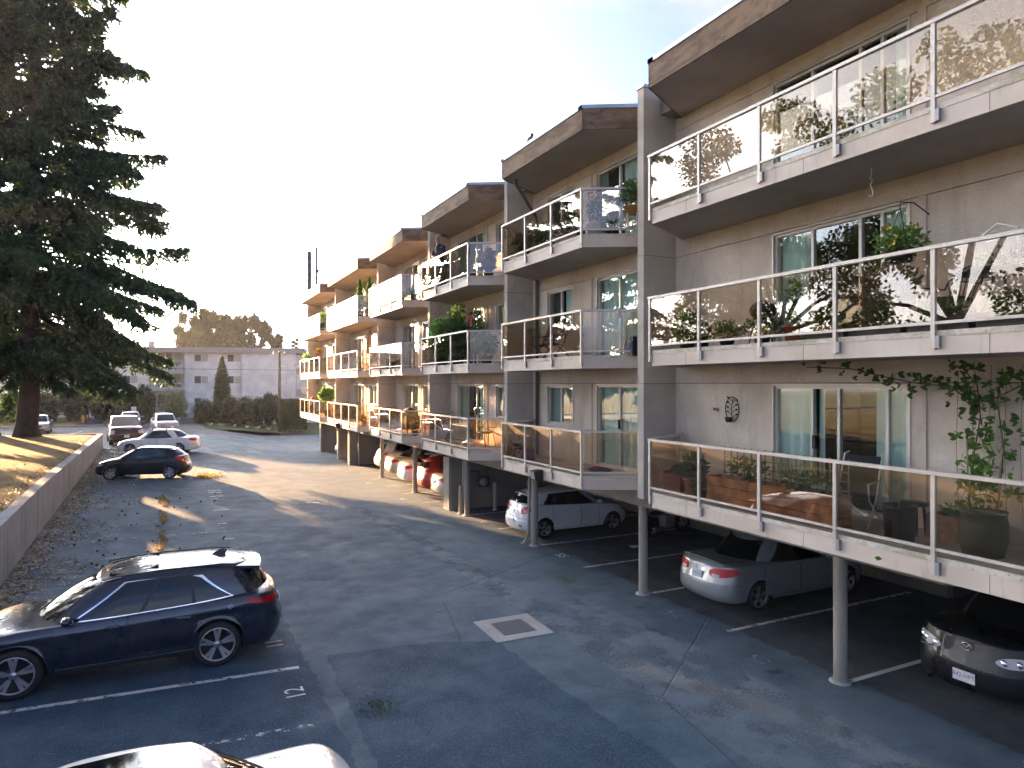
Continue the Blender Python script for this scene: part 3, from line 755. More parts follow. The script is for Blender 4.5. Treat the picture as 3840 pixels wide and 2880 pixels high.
class Car:
    def __init__(s, name, label, cat, shape, pt, loc, rz, group=None, gcol=None):
        s.sh = shape; s.pt = pt; s.g = gcol or m_cglass
        s.o = thing(name, label, cat, loc, rz, group)
        A = shape.lower(); V, F = shell(A); n = A.shape[1]; r = A.shape[0]
        fm = []
        for sg in (0, 1):
            for i in range(r-1): fm += [1 if i < 1 else 0]*(n-1)
        me = raw_mesh('body', V, F, [pt, m_under], fm, True); s.body = mo('body', me, s.o)
        mn, mx_ = shape.ra+shape.wr+.12, shape.fa-shape.wr-.12
        MB().box((shape.xr+.35, -shape.W+.3, .2), (shape.xf-.4, shape.W-.3, .55)).build('underbody', m_under, s.o)
    def patch(s, name, p0, p1, z0, z1, m, off=.004, parent=None, nu=10, nv=4, sides=(1, -1), z0b=None, z1b=None, dp=0, rnd=0):
        """conforming patch between perimeter params p0..p1 and heights; z*b = values at p1 end; dp slants p by height"""
        sh = s.sh; outs = []
        u = np.linspace(0, 1, nu+1)[:, None]; v = np.linspace(0, 1, nv+1)[None, :]
        za = z0+((z0b if z0b is not None else z0)-z0)*u; zb = z1+((z1b if z1b is not None else z1)-z1)*u
        if rnd:
            k = 1-np.abs(2*u-1)**rnd*1.0; mid = (za+zb)/2; za = mid+(za-mid)*np.maximum(k, .05)**(1/rnd); zb = mid+(zb-mid)*np.maximum(k, .05)**(1/rnd)
        z = za+(zb-za)*v; p = p0+(p1-p0)*u+dp*(v-.0)
        def S(p, z): x, yf = sh.plan(p); return sh.pt(x, yf, z)
        Q = S(p+0*z, z); e = .01
        n = np.cross(S(p+e+0*z, z)-S(p-e+0*z, z), S(p+0*z, z+e)-S(p+0*z, z-e)); n /= np.linalg.norm(n, axis=-1, keepdims=True)+1e-9
        # outward check
        cen = np.array([0, 0, .7]); sg = np.sign(((Q-cen)*n).sum(-1).mean()) or 1
        n *= sg; Q = Q+n*off
        for sd in sides:
            q = Q.copy(); q[..., 1] *= sd; V = [tuple(a) for a in q.reshape(-1, 3)]; F = []
            for i in range(nu):
                for j in range(nv):
                    f = (i*(nv+1)+j, (i+1)*(nv+1)+j, (i+1)*(nv+1)+j+1, i*(nv+1)+j+1)
                    F.append(f if sg*sd > 0 else f[::-1])
            outs.append(mo(name, raw_mesh(name, V, F, m, None, True), parent or s.o))
        return outs
    def green(s, base, top, roof_crown=.05, bulge=.03, glass=(), nS=20):
        """base: dict fc, fs (front centre/side x), rs, rc, w, wf ,wr half widths, z function; top likewise"""
        sh = s.sh
        def ring(d, u):
            # u 0..1 windshield (centre->side), 1..2 side front->rear, 2..3 rear (side->centre)
            u = np.asarray(u, float)
            x = np.where(u <= 1, d['fc']+(d['fs']-d['fc'])*np.clip(u, 0, 1)**2.2, np.where(u <= 2, d['fs']+(d['rs']-d['fs'])*(u-1), d['rs']+(d['rc']-d['rs'])*(1-np.clip(3-u, 0, 1)**2.2)))
            wy = cinterp([d['rs'], (d['rs']*.6+d['fs']*.4), (d['rs']*.25+d['fs']*.75), d['fs']], [d['wr'], d['w'], d['w'], d['wf']])(np.clip(x, d['rs'], d['fs']))
            y = np.where(u <= 1, d['wf']*np.clip(u, 0, 1), np.where(u <= 2, wy, d['wr']*np.clip(3-u, 0, 1)))
            z = d['z'](x) if callable(d['z']) else d['z']+0*x
            return np.stack([x, y, z], -1)
        def Gf(u, r):
            a = ring(base, u); b_ = ring(top, u); r_ = np.asarray(r, float)[..., None]
            q = a+(b_-a)*r_
            bl = bulge*4*r_[..., 0]*(1-r_[..., 0])
            nx = np.where(u <= 1, 1, np.where(u >= 2, -1, 0)); ny = np.where((u > 1) & (u < 2), 1, 0)
            q[..., 0] += nx*bl; q[..., 1] += ny*bl
            q[..., 2] += np.where((u <= 1) | (u >= 2), bl*.5, 0)
            return q
        s.G = Gf
        uu = np.concatenate([np.linspace(0, 1, 9), np.linspace(1, 2, nS+1)[1:], np.linspace(2, 3, 9)[1:]])
        rows = [Gf(uu, np.full_like(uu, r)) for r in np.linspace(0, 1, 7)]
        tp = rows[-1]
        for q in (.06, .2, .45, .75, 1.):
            a = tp.copy(); a[:, 1] *= (1-q)
            # pull header/rear edges in a little to keep outline
            a[:, 2] += roof_crown*(1-(1-q)**2)*np.clip(np.minimum((top['fc']+.02-a[:, 0])/.25, (a[:, 0]-top['rc']+.02)/.25), 0, 1)
            rows.append(a)
        A = np.array(rows); V, F = shell(A)
        F = [f[::-1] for f in F]
        s.cab = mo('cabin', raw_mesh('cabin', V, F, s.pt, None, True), s.o)
    def gpatch(s, name, u0, u1, r0, r1, m, off=.005, u0t=None, u1t=None, parent=None, nu=8, nv=5, sides=(1, -1), r1b=None, r0b=None):
        v = np.linspace(0, 1, nv+1)[None, :]; u = np.linspace(0, 1, nu+1)[:, None]
        a = u0+((u0t if u0t is not None else u0)-u0)*v; b_ = u1+((u1t if u1t is not None else u1)-u1)*v
        U = a+(b_-a)*u; ra = r0+((r0b if r0b is not None else r0)-r0)*u; rb = r1+((r1b if r1b is not None else r1)-r1)*u
        Rr = ra+(rb-ra)*v+0*U; Q = s.G(U, Rr); e = .01
        n = np.cross(s.G(np.clip(U+e, 0, 3), Rr)-s.G(np.clip(U-e, 0, 3), Rr), s.G(U, Rr+e)-s.G(U, Rr-e)); n /= np.linalg.norm(n, axis=-1, keepdims=True)+1e-9
        cen = np.array([0, 0, .8]); sg = np.sign(((Q-cen)*n).sum(-1).mean()) or 1; Q = Q+n*sg*off
        outs = []
        for sd in sides:
            q = Q.copy(); q[..., 1] *= sd; F = []
            for i in range(nu):
                for j in range(nv):
                    f = (i*(nv+1)+j, (i+1)*(nv+1)+j, (i+1)*(nv+1)+j+1, i*(nv+1)+j+1); F.append(f if sg*sd > 0 else f[::-1])
            outs.append(mo(name, raw_mesh(name, [tuple(p) for p in q.reshape(-1, 3)], F, m, None, True), parent or s.o))
        return outs
    def full(s, name, ua, r0, r1, m, off=.005, rear=False):
        """windshield / rear window over both halves; ua = how far it spans towards the corner"""
        us = np.linspace(-ua, ua, 17); rs = np.linspace(r0, r1, 6); V = []
        for u_ in us:
            for r_ in rs:
                uu = abs(u_); uu = 3-uu if rear else uu
                q = s.G(np.array(uu), np.array(r_)).copy().reshape(3); q[1] *= np.sign(u_) or 1
                V.append((q[0]+(off if not rear else -off), q[1], q[2]+off*.8))
        F = [(i*6+j, i*6+j+1, (i+1)*6+j+1, (i+1)*6+j) for i in range(16) for j in range(5)]
        if rear: F = [f[::-1] for f in F]
        return mo(name, raw_mesh(name, V, [f[::-1] for f in F], m, None, True), s.o)
    def wheels(s, spokes=5, dual=False, wid=.225, rim=None, rimr=.70, wmesh=None):
        sh = s.sh; r = sh.wr; rm = rim or m_rim; w_ = wid/2
        if wmesh is None:
            ty = MB().lathe([(r*rimr, w_*.82), (r*(rimr+.05), w_*.98), (r*.9, w_), (r*.965, w_*.86), (r, w_*.6), (r, -w_*.6), (r*.965, -w_*.86), (r*.9, -w_), (r*rimr, -w_*.9)], 32, 0, axis='y').mesh('tyre', m_tyre)
            rb = MB().lathe([(r*rimr, w_*.84), (r*(rimr-.035), w_*.80), (r*(rimr-.06), w_*.1), (0, w_*.1)], 32, 1, axis='y')
            rb.lathe([(r*rimr+.004, w_*.80), (r*rimr+.004, w_*.9), (r*(rimr-.05), w_*.88), (r*(rimr-.05), w_*.7)], 32, 0, axis='y')
            R1 = r*(rimr-.035)
            for k in range(spokes):
                for dlt in ((-.16, .16) if dual else (0,)):
                    a = 2*math.pi*k/spokes+math.pi/2; a2 = a+dlt; wo_ = .028 if dual else .05; wi = .02 if dual else .034
                    ca, sa = math.cos(a), math.sin(a); c2, s2 = math.cos(a2), math.sin(a2)
                    p = Vector((ca*r*.10, 0, sa*r*.10)); q = Vector((c2*R1, 0, s2*R1)); d = (q-p).normalized(); sd = Vector((-d.z, 0, d.x))
                    vs = []
                    for c_, ww, yy in ((p, wi, w_*.72), (q, wo_, w_*.80)):
                        for e in (-1, 1): vs.append(c_+sd*(e*ww)+Vector((0, yy, 0)))
                        for e in (-1, 1): vs.append(c_+sd*(e*ww*.8)+Vector((0, yy-.05, 0)))
                    rb.add(vs, [(0, 1, 5, 4), (0, 4, 6, 2), (1, 3, 7, 5), (2, 6, 7, 3)], 0)
            rb.lathe([(.0, w_*.80), (r*.13, w_*.78), (r*.16, w_*.6)], 16, 0, axis='y')
            rb = rb.mesh('rim', [rm, m_rim_d]); wmesh = (ty, rb)
        for ax in (sh.fa, sh.ra):
            for sd in (1, -1):
                wo_ = mo('wheel', wmesh[0], s.o, (ax, sd*(sh.W-wid/2-.02), r), (0, 0, 0 if sd > 0 else math.pi))
                mo('rim', wmesh[1], wo_)
        return wmesh
    def mirror(s, x, z, y=None, m=None):
        y = y or s.sh.W*.97
        for sd in (1, -1):
            MB().sphere((x, sd*(y+.10), z), (.085, .11, .075), 12, 8).build('wing_mirror', m or s.pt, s.o)
    def plate(s, front=False, z=.6, txt=None, off=.012, x=None):
        xx = x if x is not None else (s.sh.xf-float(s.sh.nose(z))+off if front else s.sh.xr+float(s.sh.tail(z))-off)
        p = MB().box((xx-.004, -.155, z-.08), (xx+.004, .155, z+.08)).build('number_plate', m_plate, s.o)
        if txt:
            mo('plate_text', text_mesh(txt, .085, m_plate_txt, 'plate_text'), p, (xx-.006 if not front else xx+.006, 0, z+.005), (R(90), 0, R(-90) if not front else R(90)))
    def wedge(s, name, x0, z0, x1, z1, hw, th, m, hw1=None):
        h1 = hw1 or hw*.97; n = 9; vs = []
        for i in range(n):
            k = -1+2*i/(n-1); dr = .035*k*k
            vs += [(x0, k*hw, z0-dr), (x1+.06*k*k, k*h1, z1-dr), (x1+.03+.06*k*k, k*h1, z1-dr-th), (x0, k*hw, z0-dr-th)]
        fs = []
        for i in range(n-1):
            for j in range(4): fs.append((4*i+j, 4*i+(j+1) % 4, 4*i+4+(j+1) % 4, 4*i+4+j))
        fs += [(3, 2, 1, 0), (4*n-4, 4*n-3, 4*n-2, 4*n-1)]
        mo(name, raw_mesh(name, vs, [f[::-1] for f in fs], m), s.o)
    def doors(s, spans, z0, z1f=.012, hz=None):
        for x0, x1 in spans:
            p0, p1 = s.sh.p_at_x(x0), s.sh.p_at_x(x1)
            zt0, zt1 = float(s.sh.sh(x0))-z1f, float(s.sh.sh(x1))-z1f
            s.patch('door_gap', p0-.006, p1+.006, z0-.006, zt0, m_seam, .0015, nu=14, nv=8, z1b=zt1)
            ds = s.patch('door', p0+.003, p1-.003, z0+.003, zt0, s.pt, .004, nu=14, nv=8, z1b=zt1)
            if hz:
                xh = x0+.10
                for sd, d in zip((1, -1), ds):
                    q = s.sh.S(s.sh.p_at_x(xh+.08), hz)
                    MB().bar((xh, sd*(q[1]+.022), hz), (xh+.19, sd*(q[1]+.022), hz+.005), .02, .028).build('door_handle', s.hm if hasattr(s, 'hm') else s.pt, d)
# --- body types -------------------------------------------------------------
def make_sedan(name, label, pt, loc, rz, L=4.55, W=1.75, Hh=1.43, group=None, spoiler=False, lamps='wrap', gl=None, plate=None, hood_z=.86, trunk_z=1.0, spokes=5, sunroof=False, shark=False, fast=0., detail=True, chrome_belt=True):
    wb = L*.59; fo = L*.195
    sh = CarShape(L, W, wb, fo, .316, [(-L/2, trunk_z-.10), (-L/2+.25, trunk_z-.02), (-L/2+.9, trunk_z-.03), (-.2, .93), (.9, .91), (L/2-.9, .86), (L/2-.35, .78), (L/2, .66)],
                  [(.2, .10), (.36, .0), (.52, .01), (.62, .06), (.75, .16), (.9, .3)], [(.2, .12), (.38, .0), (.56, .01), (.72, .05), (.9, .09), (1.1, .13)], lf=.75, lr=.5, sill=.23, crown=.055, rear_n=2.7)
    c = Car(name, label, 'car', sh, pt, loc, rz, group, gl)
    zb = lambda x: sh.sh(x)-.02
    xr_ = -L/2
    base = dict(fc=L/2-1.05, fs=L/2-1.45, rs=xr_+.98+.25, rc=xr_+.62, w=W/2*.925, wf=W/2*.86, wr=W/2*.80, z=zb)
    hr = cinterp([xr_+1.2, -.75, -.1, .75], [Hh-.10, Hh-.045, Hh-.03, Hh-.13])
    top = dict(fc=L/2-1.90, fs=L/2-2.02, rs=xr_+1.55, rc=xr_+1.32-fast, w=W/2*.69, wf=W/2*.66, wr=W/2*.62, z=hr)
    c.green(base, top, .045, .03)
    c.full('windshield', .90, .06, .96, c.g); c.full('rear_window', .88, .10, .95, c.g, rear=True)
    bp_ = 1.50
    if chrome_belt: c.gpatch('window_trim', 1.05, 1.94, .075, .88, m_plastic, .003, 1.14, 1.80, nu=16)
    c.gpatch('side_window', 1.08, bp_-.012, .10, .84, c.g, .007, 1.17, bp_+.0)
    c.gpatch('side_window', bp_+.02, 1.82, .10, .84, c.g, .007, bp_+.03, 1.74)
    c.gpatch('quarter_window', 1.835, 1.905, .10, .62, c.g, .007, 1.77, 1.80, nu=4)
    xa, xb, xm_ = L/2-1.55, xr_+1.12, (L/2-1.45)*.5+(xr_+1.23)*.5
    if detail: c.doors([(xm_+.01, xa), (xb, xm_-.01)], .30, hz=.80)
    # lamps
    PR = lambda x: sh.p_at_x(x)
    if lamps == 'wrap':
        for q in c.patch('tail_lamp', .34, sh.p_at_x(xr_+.36)+.02, .71, .91, m_red, .008, z0b=.80, z1b=.95, nu=16, rnd=3): pass
        c.patch('reverse_lamp', .42, .60, .745, .80, m_clear, .009)
    else:
        c.patch('tail_lamp', .40, sh.p_at_x(xr_+.30), .70, .86, m_clear, .006, z0b=.78, z1b=.92, nu=16, rnd=2)
        tot = sh.arc
        for p_, z_ in ((.50, .78), (.68, .80), (.78, .81)):
            q = sh.S(p_, z_)
            for sd in (1, -1): MB().lathe([(.0, .0), (.05, .005), (.062, .02), (.056, .03), (.04, .025), (0, .02)], 16, 0, axis='x').build('lamp_ring', m_chrome, c.o, (q[0]-.012, sd*(q[1]-.01), z_))
    c.patch('head_lamp', sh.arc[-1]-1.02, sh.arc[-1]-.42, .62, .745, m_headl, .006, z0b=.58, z1b=.68, nu=12)
    c.patch('grille', sh.arc[-1]-.40, sh.arc[-1]-.0, .52, .66, m_plastic, .005)
    c.patch('air_intake', sh.arc[-1]-.55, sh.arc[-1]-.0, .30, .42, m_plastic, .005)
    c.patch('bumper_seam', .0, sh.p_at_x(xr_+.5), .60, .606, m_seam, .002, nu=20, nv=1)
    if detail:
        zz = float(trunk_z)
        b = MB()
        for sd in (1, -1): b.bar((xr_+.30, sd*.60, zz+.005), (xr_+.86, sd*.64, zz+.012), .006, .004)
        b.build('trunk_gap', m_seam, c.o)
    if spoiler:
        c.wedge('spoiler', xr_+.42, trunk_z+.035, xr_+.12, trunk_z+.075, .66, .03, pt)
    if sunroof: MB().add([(.55-.95, -.44, Hh+.022), (.55-.95, .44, Hh+.022), (.55-.38, .42, Hh+.012), (.55-.38, -.42, Hh+.012)], [(0, 3, 2, 1)]).build('sunroof', m_cglass, c.o)
    if plate is not None: c.plate(False, .72 if lamps == 'wrap' else .46, plate, .02)
    c.wheels(spokes); c.mirror(L/2-1.58, 1.0)
    return c
def make_hatch(name, label, pt, loc, rz, L=4.08, W=1.70, Hh=1.46, doors=5, group=None, lamp=None, plate='', spokes=5, gl=None, slope=0., detail=True):
    wb = L*.62; fo = L*.20; xr_ = -L/2
    sh = CarShape(L, W, wb, fo, .305, [(xr_, 1.0), (xr_+.3, 1.02), (xr_+1.0, 1.0), (0, .95), (.8, .92), (L/2-.8, .88), (L/2-.35, .80), (L/2, .66)],
                  [(.2, .10), (.36, .0), (.52, .01), (.62, .05), (.75, .15), (.9, .28)], [(.2, .10), (.36, .0), (.55, .005), (.70, .07), (.85, .12), (1.05, .17)], lf=.72, lr=.42, sill=.23, crown=.06, rear_n=2.8)
    c = Car(name, label, 'car', sh, pt, loc, rz, group, gl)
    base = dict(fc=L/2-.85, fs=L/2-1.25, rs=xr_+.42, rc=xr_+.15, w=W/2*.93, wf=W/2*.86, wr=W/2*.80, z=lambda x: sh.sh(x)-.02)
    hr = cinterp([xr_+.4, -.9, -.2, .6], [Hh-.12, Hh-.05, Hh-.03, Hh-.12])
    top = dict(fc=L/2-1.72, fs=L/2-1.86, rs=xr_+.66+slope, rc=xr_+.44+slope, w=W/2*.71, wf=W/2*.66, wr=W/2*.64, z=hr)
    c.green(base, top, .05, .03)
    c.full('windshield', .90, .06, .96, c.g); c.full('rear_window', .82, .12, .90, c.g, rear=True)
    bp_ = 1.42
    c.gpatch('window_trim', 1.05, 1.88, .075, .88, m_plastic, .003, 1.16, 1.80, nu=16)
    c.gpatch('side_window', 1.09, bp_-.012, .10, .84, c.g, .007, 1.19, bp_+.01)
    if doors == 5:
        c.gpatch('side_window', bp_+.02, 1.70, .10, .84, c.g, .007, bp_+.04, 1.66); c.gpatch('quarter_window', 1.715, 1.83, .2, .70, c.g, .007, 1.69, 1.76, nu=4)
        dd = [(.02, L/2-1.35), (xr_+1.05, 0.)]
    else:
        c.gpatch('side_window', bp_+.04, 1.80, .14, .80, c.g, .007, bp_+.05, 1.70, r0b=.25, r1b=.76); dd = [(-.28, L/2-1.35)]
    if detail: c.doors(dd, .30, hz=.82)
    pc = sh.p_at_x(xr_+.42)
    for q in c.patch('tail_lamp', .44, pc, .70, .98, m_red, .007, z0b=.92, z1b=1.01, nu=14, rnd=3): pass
    c.patch('reverse_lamp', .58, .70, .80, .88, m_clear, .010)
    c.patch('reflector', .45, .62, .38, .42, m_red, .006)
    c.patch('head_lamp', sh.arc[-1]-1.0, sh.arc[-1]-.45, .66, .76, m_headl, .006, z0b=.58, z1b=.66, nu=12)
    c.patch('air_intake', sh.arc[-1]-.55, sh.arc[-1], .30, .46, m_plastic, .005)
    c.patch('bumper_seam', 0, sh.p_at_x(xr_+.5), .62, .626, m_seam, .002, nu=20, nv=1)
    c.wedge('spoiler', xr_+.66+slope, Hh-.075, xr_+.30+slope, Hh-.115, .53, .035, pt)
    c.plate(False, .50, plate, .015); c.wheels(spokes); c.mirror(L/2-1.40, 1.03)
    return c
# --- parked cars -------------------------------------------------------------
p_navy = paint('navy car paint', (.007, .012, .030), .25, .3)
p_white = paint('white car paint', (.74, .73, .70), 0, .35)
p_white2 = paint('cool white car paint', (.70, .73, .74), 0, .35)
p_silver = paint('silver car paint', (.33, .345, .355), .35, .35)
p_blacky = paint('black car paint', (.006, .009, .013), .0, .3, .3)
p_maroon = paint('maroon car paint', (.11, .025, .03), .35, .3)
p_red = paint('red car paint', (.45, .02, .025), .1, .3)
p_beige = paint('beige car paint', (.45, .41, .34), .4, .4)
p_grey = paint('grey car paint', (.25, .26, .27), .6, .4)
# dark blue crossover
def make_suv(name, label, pt, loc, rz):
    L, W, Hh = 4.90, 1.96, 1.69; xr_ = -L/2
    sh = CarShape(L, W, 2.84, .92, .378, [(xr_, 1.08), (xr_+.3, 1.13), (xr_+1.2, 1.10), (0, 1.045), (1.0, 1.02), (L/2-.95, 1.0), (L/2-.4, .92), (L/2, .76)],
                  [(.22, .14), (.40, .02), (.6, .0), (.78, .03), (.9, .10), (1.0, .2)], [(.25, .16), (.45, .03), (.66, .0), (.78, .05), (.95, .09), (1.15, .14)], lf=.80, lr=.50, sill=.30, crown=.06, rear_n=2.6,
                  bulge=[(0, .94), (.15, .975), (.42, 1.0), (.60, .995), (.72, .985), (.80, 1.0), (.90, .985), (1, .945)], arch=1.16)
    c = Car(name, label, 'car', sh, pt, loc, rz); c.hm = m_chrome
    base = dict(fc=L/2-1.02, fs=L/2-1.45, rs=xr_+.55, rc=xr_+.22, w=W/2*.93, wf=W/2*.87, wr=W/2*.80, z=lambda x: sh.sh(x)-.02)
    hr = cinterp([xr_+.5, -1.2, -.3, .55], [Hh-.10, Hh-.035, Hh-.03, Hh-.13])
    top = dict(fc=L/2-1.98, fs=L/2-2.12, rs=xr_+.88, rc=xr_+.55, w=W/2*.715, wf=W/2*.67, wr=W/2*.64, z=hr)
    c.green(base, top, .05, .035, nS=26)
    c.full('windshield', .91, .05, .96, m_cglass); c.full('rear_window', .84, .10, .86, m_cglass, rear=True)
    c.gpatch('window_trim', 1.045, 1.90, .055, .87, m_chrome, .003, 1.17, 1.74, nu=20, r1b=.80)
    c.gpatch('side_window', 1.065, 1.385, .085, .84, m_cglass, .007, 1.19, 1.415)
    c.gpatch('side_window', 1.405, 1.665, .085, .835, m_cglass, .007, 1.435, 1.645)
    c.gpatch('quarter_window', 1.685, 1.885, .085, .81, m_cglass, .007, 1.665, 1.725, r0b=.10, r1b=.74)
    c.gpatch('pillar_trim', 1.385, 1.405, .085, .84, m_plastic, .009, 1.415, 1.435, nu=2); c.gpatch('pillar_trim', 1.665, 1.685, .085, .83, m_plastic, .009, 1.645, 1.665, nu=2)
    c.doors([(.03, 1.02), (xr_+1.45, .0)], .40, hz=.93)
    c.patch('side_moulding', sh.p_at_x(-.98), sh.p_at_x(1.0), .355, .385, m_chrome, .008, nu=16, nv=1)
    c.patch('sill_trim', sh.p_at_x(-.95), sh.p_at_x(.98), .302, .345, m_plastic, .006, nu=16, nv=1)
    c.patch('tail_lamp', .52, sh.p_at_x(xr_+.62), .90, 1.05, m_red, .008, z0b=1.02, z1b=1.08, nu=14)
    c.patch('bumper_trim', .0, sh.p_at_x(xr_+.42), .26, .36, m_plastic, .006, nu=14)
    c.patch('bumper_seam', .0, sh.p_at_x(xr_+.62), .70, .706, m_seam, .002, nu=20, nv=1)
    c.patch('reflector', .5, .66, .42, .45, m_red, .006)
    c.patch('head_lamp', sh.arc[-1]-1.12, sh.arc[-1]-.45, .78, .87, m_headl, .006, z0b=.76, z1b=.82, nu=12)
    c.patch('grille', sh.arc[-1]-.42, sh.arc[-1], .55, .82, m_plastic, .006)
    c.wedge('spoiler', xr_+.85, Hh-.055, xr_+.36, Hh-.105, .62, .045, pt)
    z = Hh+.012
    MB().add([(-1.50, -.012, z-.02), (-1.50, .012, z-.02), (-1.22, .006, z-.01), (-1.22, -.006, z-.01), (-1.47, 0, z+.085), (-1.40, 0, z+.075), (-1.52, 0, z+.05)], [(0, 1, 4), (0, 4, 6), (1, 6, 4), (1, 2, 5, 4), (0, 4, 5, 3), (2, 3, 5)]).build('roof_antenna', pt, c.o)
    MB().add([(.30, -.50, z-.075), (.30, .50, z-.075), (-.42, .52, z-.002), (-.42, -.52, z-.002)], [(0, 1, 2, 3)]).build('sunroof', m_cglass, c.o)
    for sd in (1, -1):
        MB().tube([(-1.65, sd*.665, Hh-.055), (-1.4, sd*.675, Hh-.02), (-.5, sd*.69, Hh-.012), (.2, sd*.675, Hh-.05), (.4, sd*.665, Hh-.085)], .012, 6).build('roof_rail', m_plastic, c.o)
    # decal on the rear quarter
    q = sh.S(sh.p_at_x(-1.52), 1.0); b = MB()
    for k in range(7):
        a = k*.9; b.tube([(-1.52+.012*math.cos(a), q[1]+.008, 1.0+.012*math.sin(a)), (-1.52+.05*math.cos(a), q[1]+.006, 1.0+.045*math.sin(a))], .005, 5)
    b.build('decal', m_plate, c.o)
    c.plate(False, .78, None, .012); c.wheels(5, True, .245, rimr=.74); c.mirror(L/2-1.62, 1.12)
    return c
make_suv('crossover', 'dark navy blue crossover parked nose-in beside the foreground white car', p_navy, (-.62, 13.52, 0), math.pi)
make_sedan('sedan', 'cream white sedan roof with sunroof at the bottom edge of the photo', p_white, (-.66, 6.62, 0), math.pi, 4.75, 1.78, 1.44, sunroof=True, plate='')
cv = make_sedan('sedan', 'silver sedan with red tail lamps and rear spoiler parked under the nearest balcony', p_silver, (10.10+2.27, 11.35, 0), R(-1), 4.54, 1.75, 1.435, spoiler=True, plate='518 HVC', spokes=5)
q = cv.sh.S(.0, .9); MB().lathe([(.028, 0), (.04, .004), (.028, .008)], 14, 0, axis='x').build('badge', m_chrome, cv.o, (cv.sh.xr+.02, 0, .86))
mz = make_sedan('sedan', 'black sedan with round clear tail lamps at the right edge under the balcony', p_blacky, (10.52+2.26, 6.15, 0), R(2), 4.52, 1.755, 1.465, lamps='round', plate='842-HPT', trunk_z=1.06)
b = MB(); xx = mz.sh.xr+.055
for k in range(1): b.tube([(0, .07*math.cos(a), .055*math.sin(a)) for a in np.linspace(0, 2*math.pi, 18)[:-1]], .007, 6, closed=True)
b.tube([(0, -.066, .02), (0, -.03, .022), (0, 0, -.02), (0, .03, .022), (0, .066, .02)], .007, 6)
b.build('badge', m_chrome, mz.o, (xx-.005, 0, .89))
MB().lathe([(.032, 0), (.036, .06), (.03, .06), (.03, 0)], 14, 0, axis='x').build('exhaust_pipe', m_chrome, mz.o, (mz.sh.xr+.03, .52, .27))
MB().bar((xx-.02, .46, .76), (xx-.02, .66, .755), .008, .02).build('lettering', m_chrome, mz.o)
ac = make_hatch('hatchback', 'white hatchback with red tail lamps parked under the balcony behind a pole', p_white2, (9.60+2.05, 19.3, 0), 0, 4.1, 1.70, 1.45, 5, plate='', spokes=5)
MB().lathe([(.03, 0), (.045, .004), (.03, .008)], 14, 0, axis='x').build('badge', m_chrome, ac.o, (ac.sh.xr+.10, 0, .83))
g1 = gzf(-1.2, 36.5)
hb = make_hatch('hatchback', 'black three door hatchback parked against the retaining wall', p_blacky, (-1.15, 36.55, g1+.0), math.pi-R(15), 4.05, 1.70, 1.47, 3, gl=m_cglass_b, plate='', spokes=6, slope=.22)
crz = make_sedan('sedan', 'white sedan with roof rack feet parked behind the black hatchback', p_white2, (-.65, 46.9, gzf(-.6, 46.9)), math.pi-R(16), 4.6, 1.79, 1.477, gl=m_cglass_b, plate='', fast=.15)
for x in (-.55, .35):
    for sd in (1, -1): MB().box((x-.05, sd*.56-.03, 1.43), (x+.05, sd*.56+.03, 1.56)).build('rack_foot', m_alu, crz.o)
# pickup
def make_pickup():
    L, W, Hh = 5.6, 2.0, 1.90; xr_ = -L/2
    sh = CarShape(L, W, 3.5, 1.0, .40, [(xr_, 1.20), (xr_+.3, 1.24), (0, 1.20), (1.0, 1.20), (L/2-1.0, 1.22), (L/2-.3, 1.16), (L/2, 1.02)],
                  [(.3, .12), (.48, .0), (.75, .0), (.95, .03), (1.1, .08), (1.2, .2)], [(.3, .05), (.5, .0), (1.2, .02)], lf=.42, lr=.15, sill=.40, crown=.07, plan_n=3.2, rear_n=5)
    c = Car('pickup_truck', 'dark maroon pickup truck facing the camera at the far end of the retaining wall', 'truck', sh, p_maroon, (-2.95, 54.3, gzf(-3, 54)), -math.pi/2+R(6))
    base = dict(fc=L/2-1.25, fs=L/2-1.6, rs=-.75, rc=-.80, w=W/2*.92, wf=W/2*.88, wr=W/2*.9, z=lambda x: sh.sh(x)-.02)
    top = dict(fc=L/2-2.0, fs=L/2-2.1, rs=-.60, rc=-.62, w=W/2*.76, wf=W/2*.73, wr=W/2*.74, z=cinterp([-.7, .1, .9], [Hh-.06, Hh-.02, Hh-.08]))
    c.green(base, top, .04, .02)
    c.full('windshield', .92, .05, .95, m_headl); c.full('rear_window', .85, .1, .9, m_cglass, rear=True)
    c.gpatch('side_window', 1.10, 1.50, .08, .88, m_cglass, .006, 1.22, 1.5); c.gpatch('side_window', 1.53, 1.92, .08, .88, m_cglass, .006, 1.53, 1.90)
    e = sh.arc[-1]
    c.patch('grille', e-.70, e, .78, 1.04, m_plastic, .008); c.patch('head_lamp', e-1.22, e-.74, .80, 1.03, m_clear, .008)
    c.patch('bumper', e-1.25, e, .46, .72, m_plastic, .03); c.patch('grille_bar', e-.70, e, .90, .925, p_maroon, .012, nv=1)
    c.plate(True, .62, None, .045); c.wheels(5, wid=.27); c.mirror(L/2-1.75, 1.36, W/2*.98, m_plastic)
    for sd in (1, -1): MB().box((L/2-1.8, sd*1.05-.02, 1.28), (L/2-1.72, sd*1.24, 1.50)).build('tow_mirror', m_plastic, c.o)
make_pickup()
make_hatch('hatchback', 'silver rounded hatchback on the road in front of the white apartment block', p_silver, (-.55, 63.5, .86), -math.pi/2+R(8), 4.4, 1.75, 1.52, 5, plate='', detail=False)
make_sedan('sedan', 'silver car half hidden behind the big conifer trunk', p_silver, (-9.6, 66.0, .87), -math.pi/2+R(4), 4.5, 1.76, 1.45, plate=None, detail=False)
make_sedan('sedan', 'grey car on the road behind the maroon pickup', p_grey, (-3.3, 70.0, .87), -math.pi/2, 4.5, 1.76, 1.45, plate=None, detail=False)
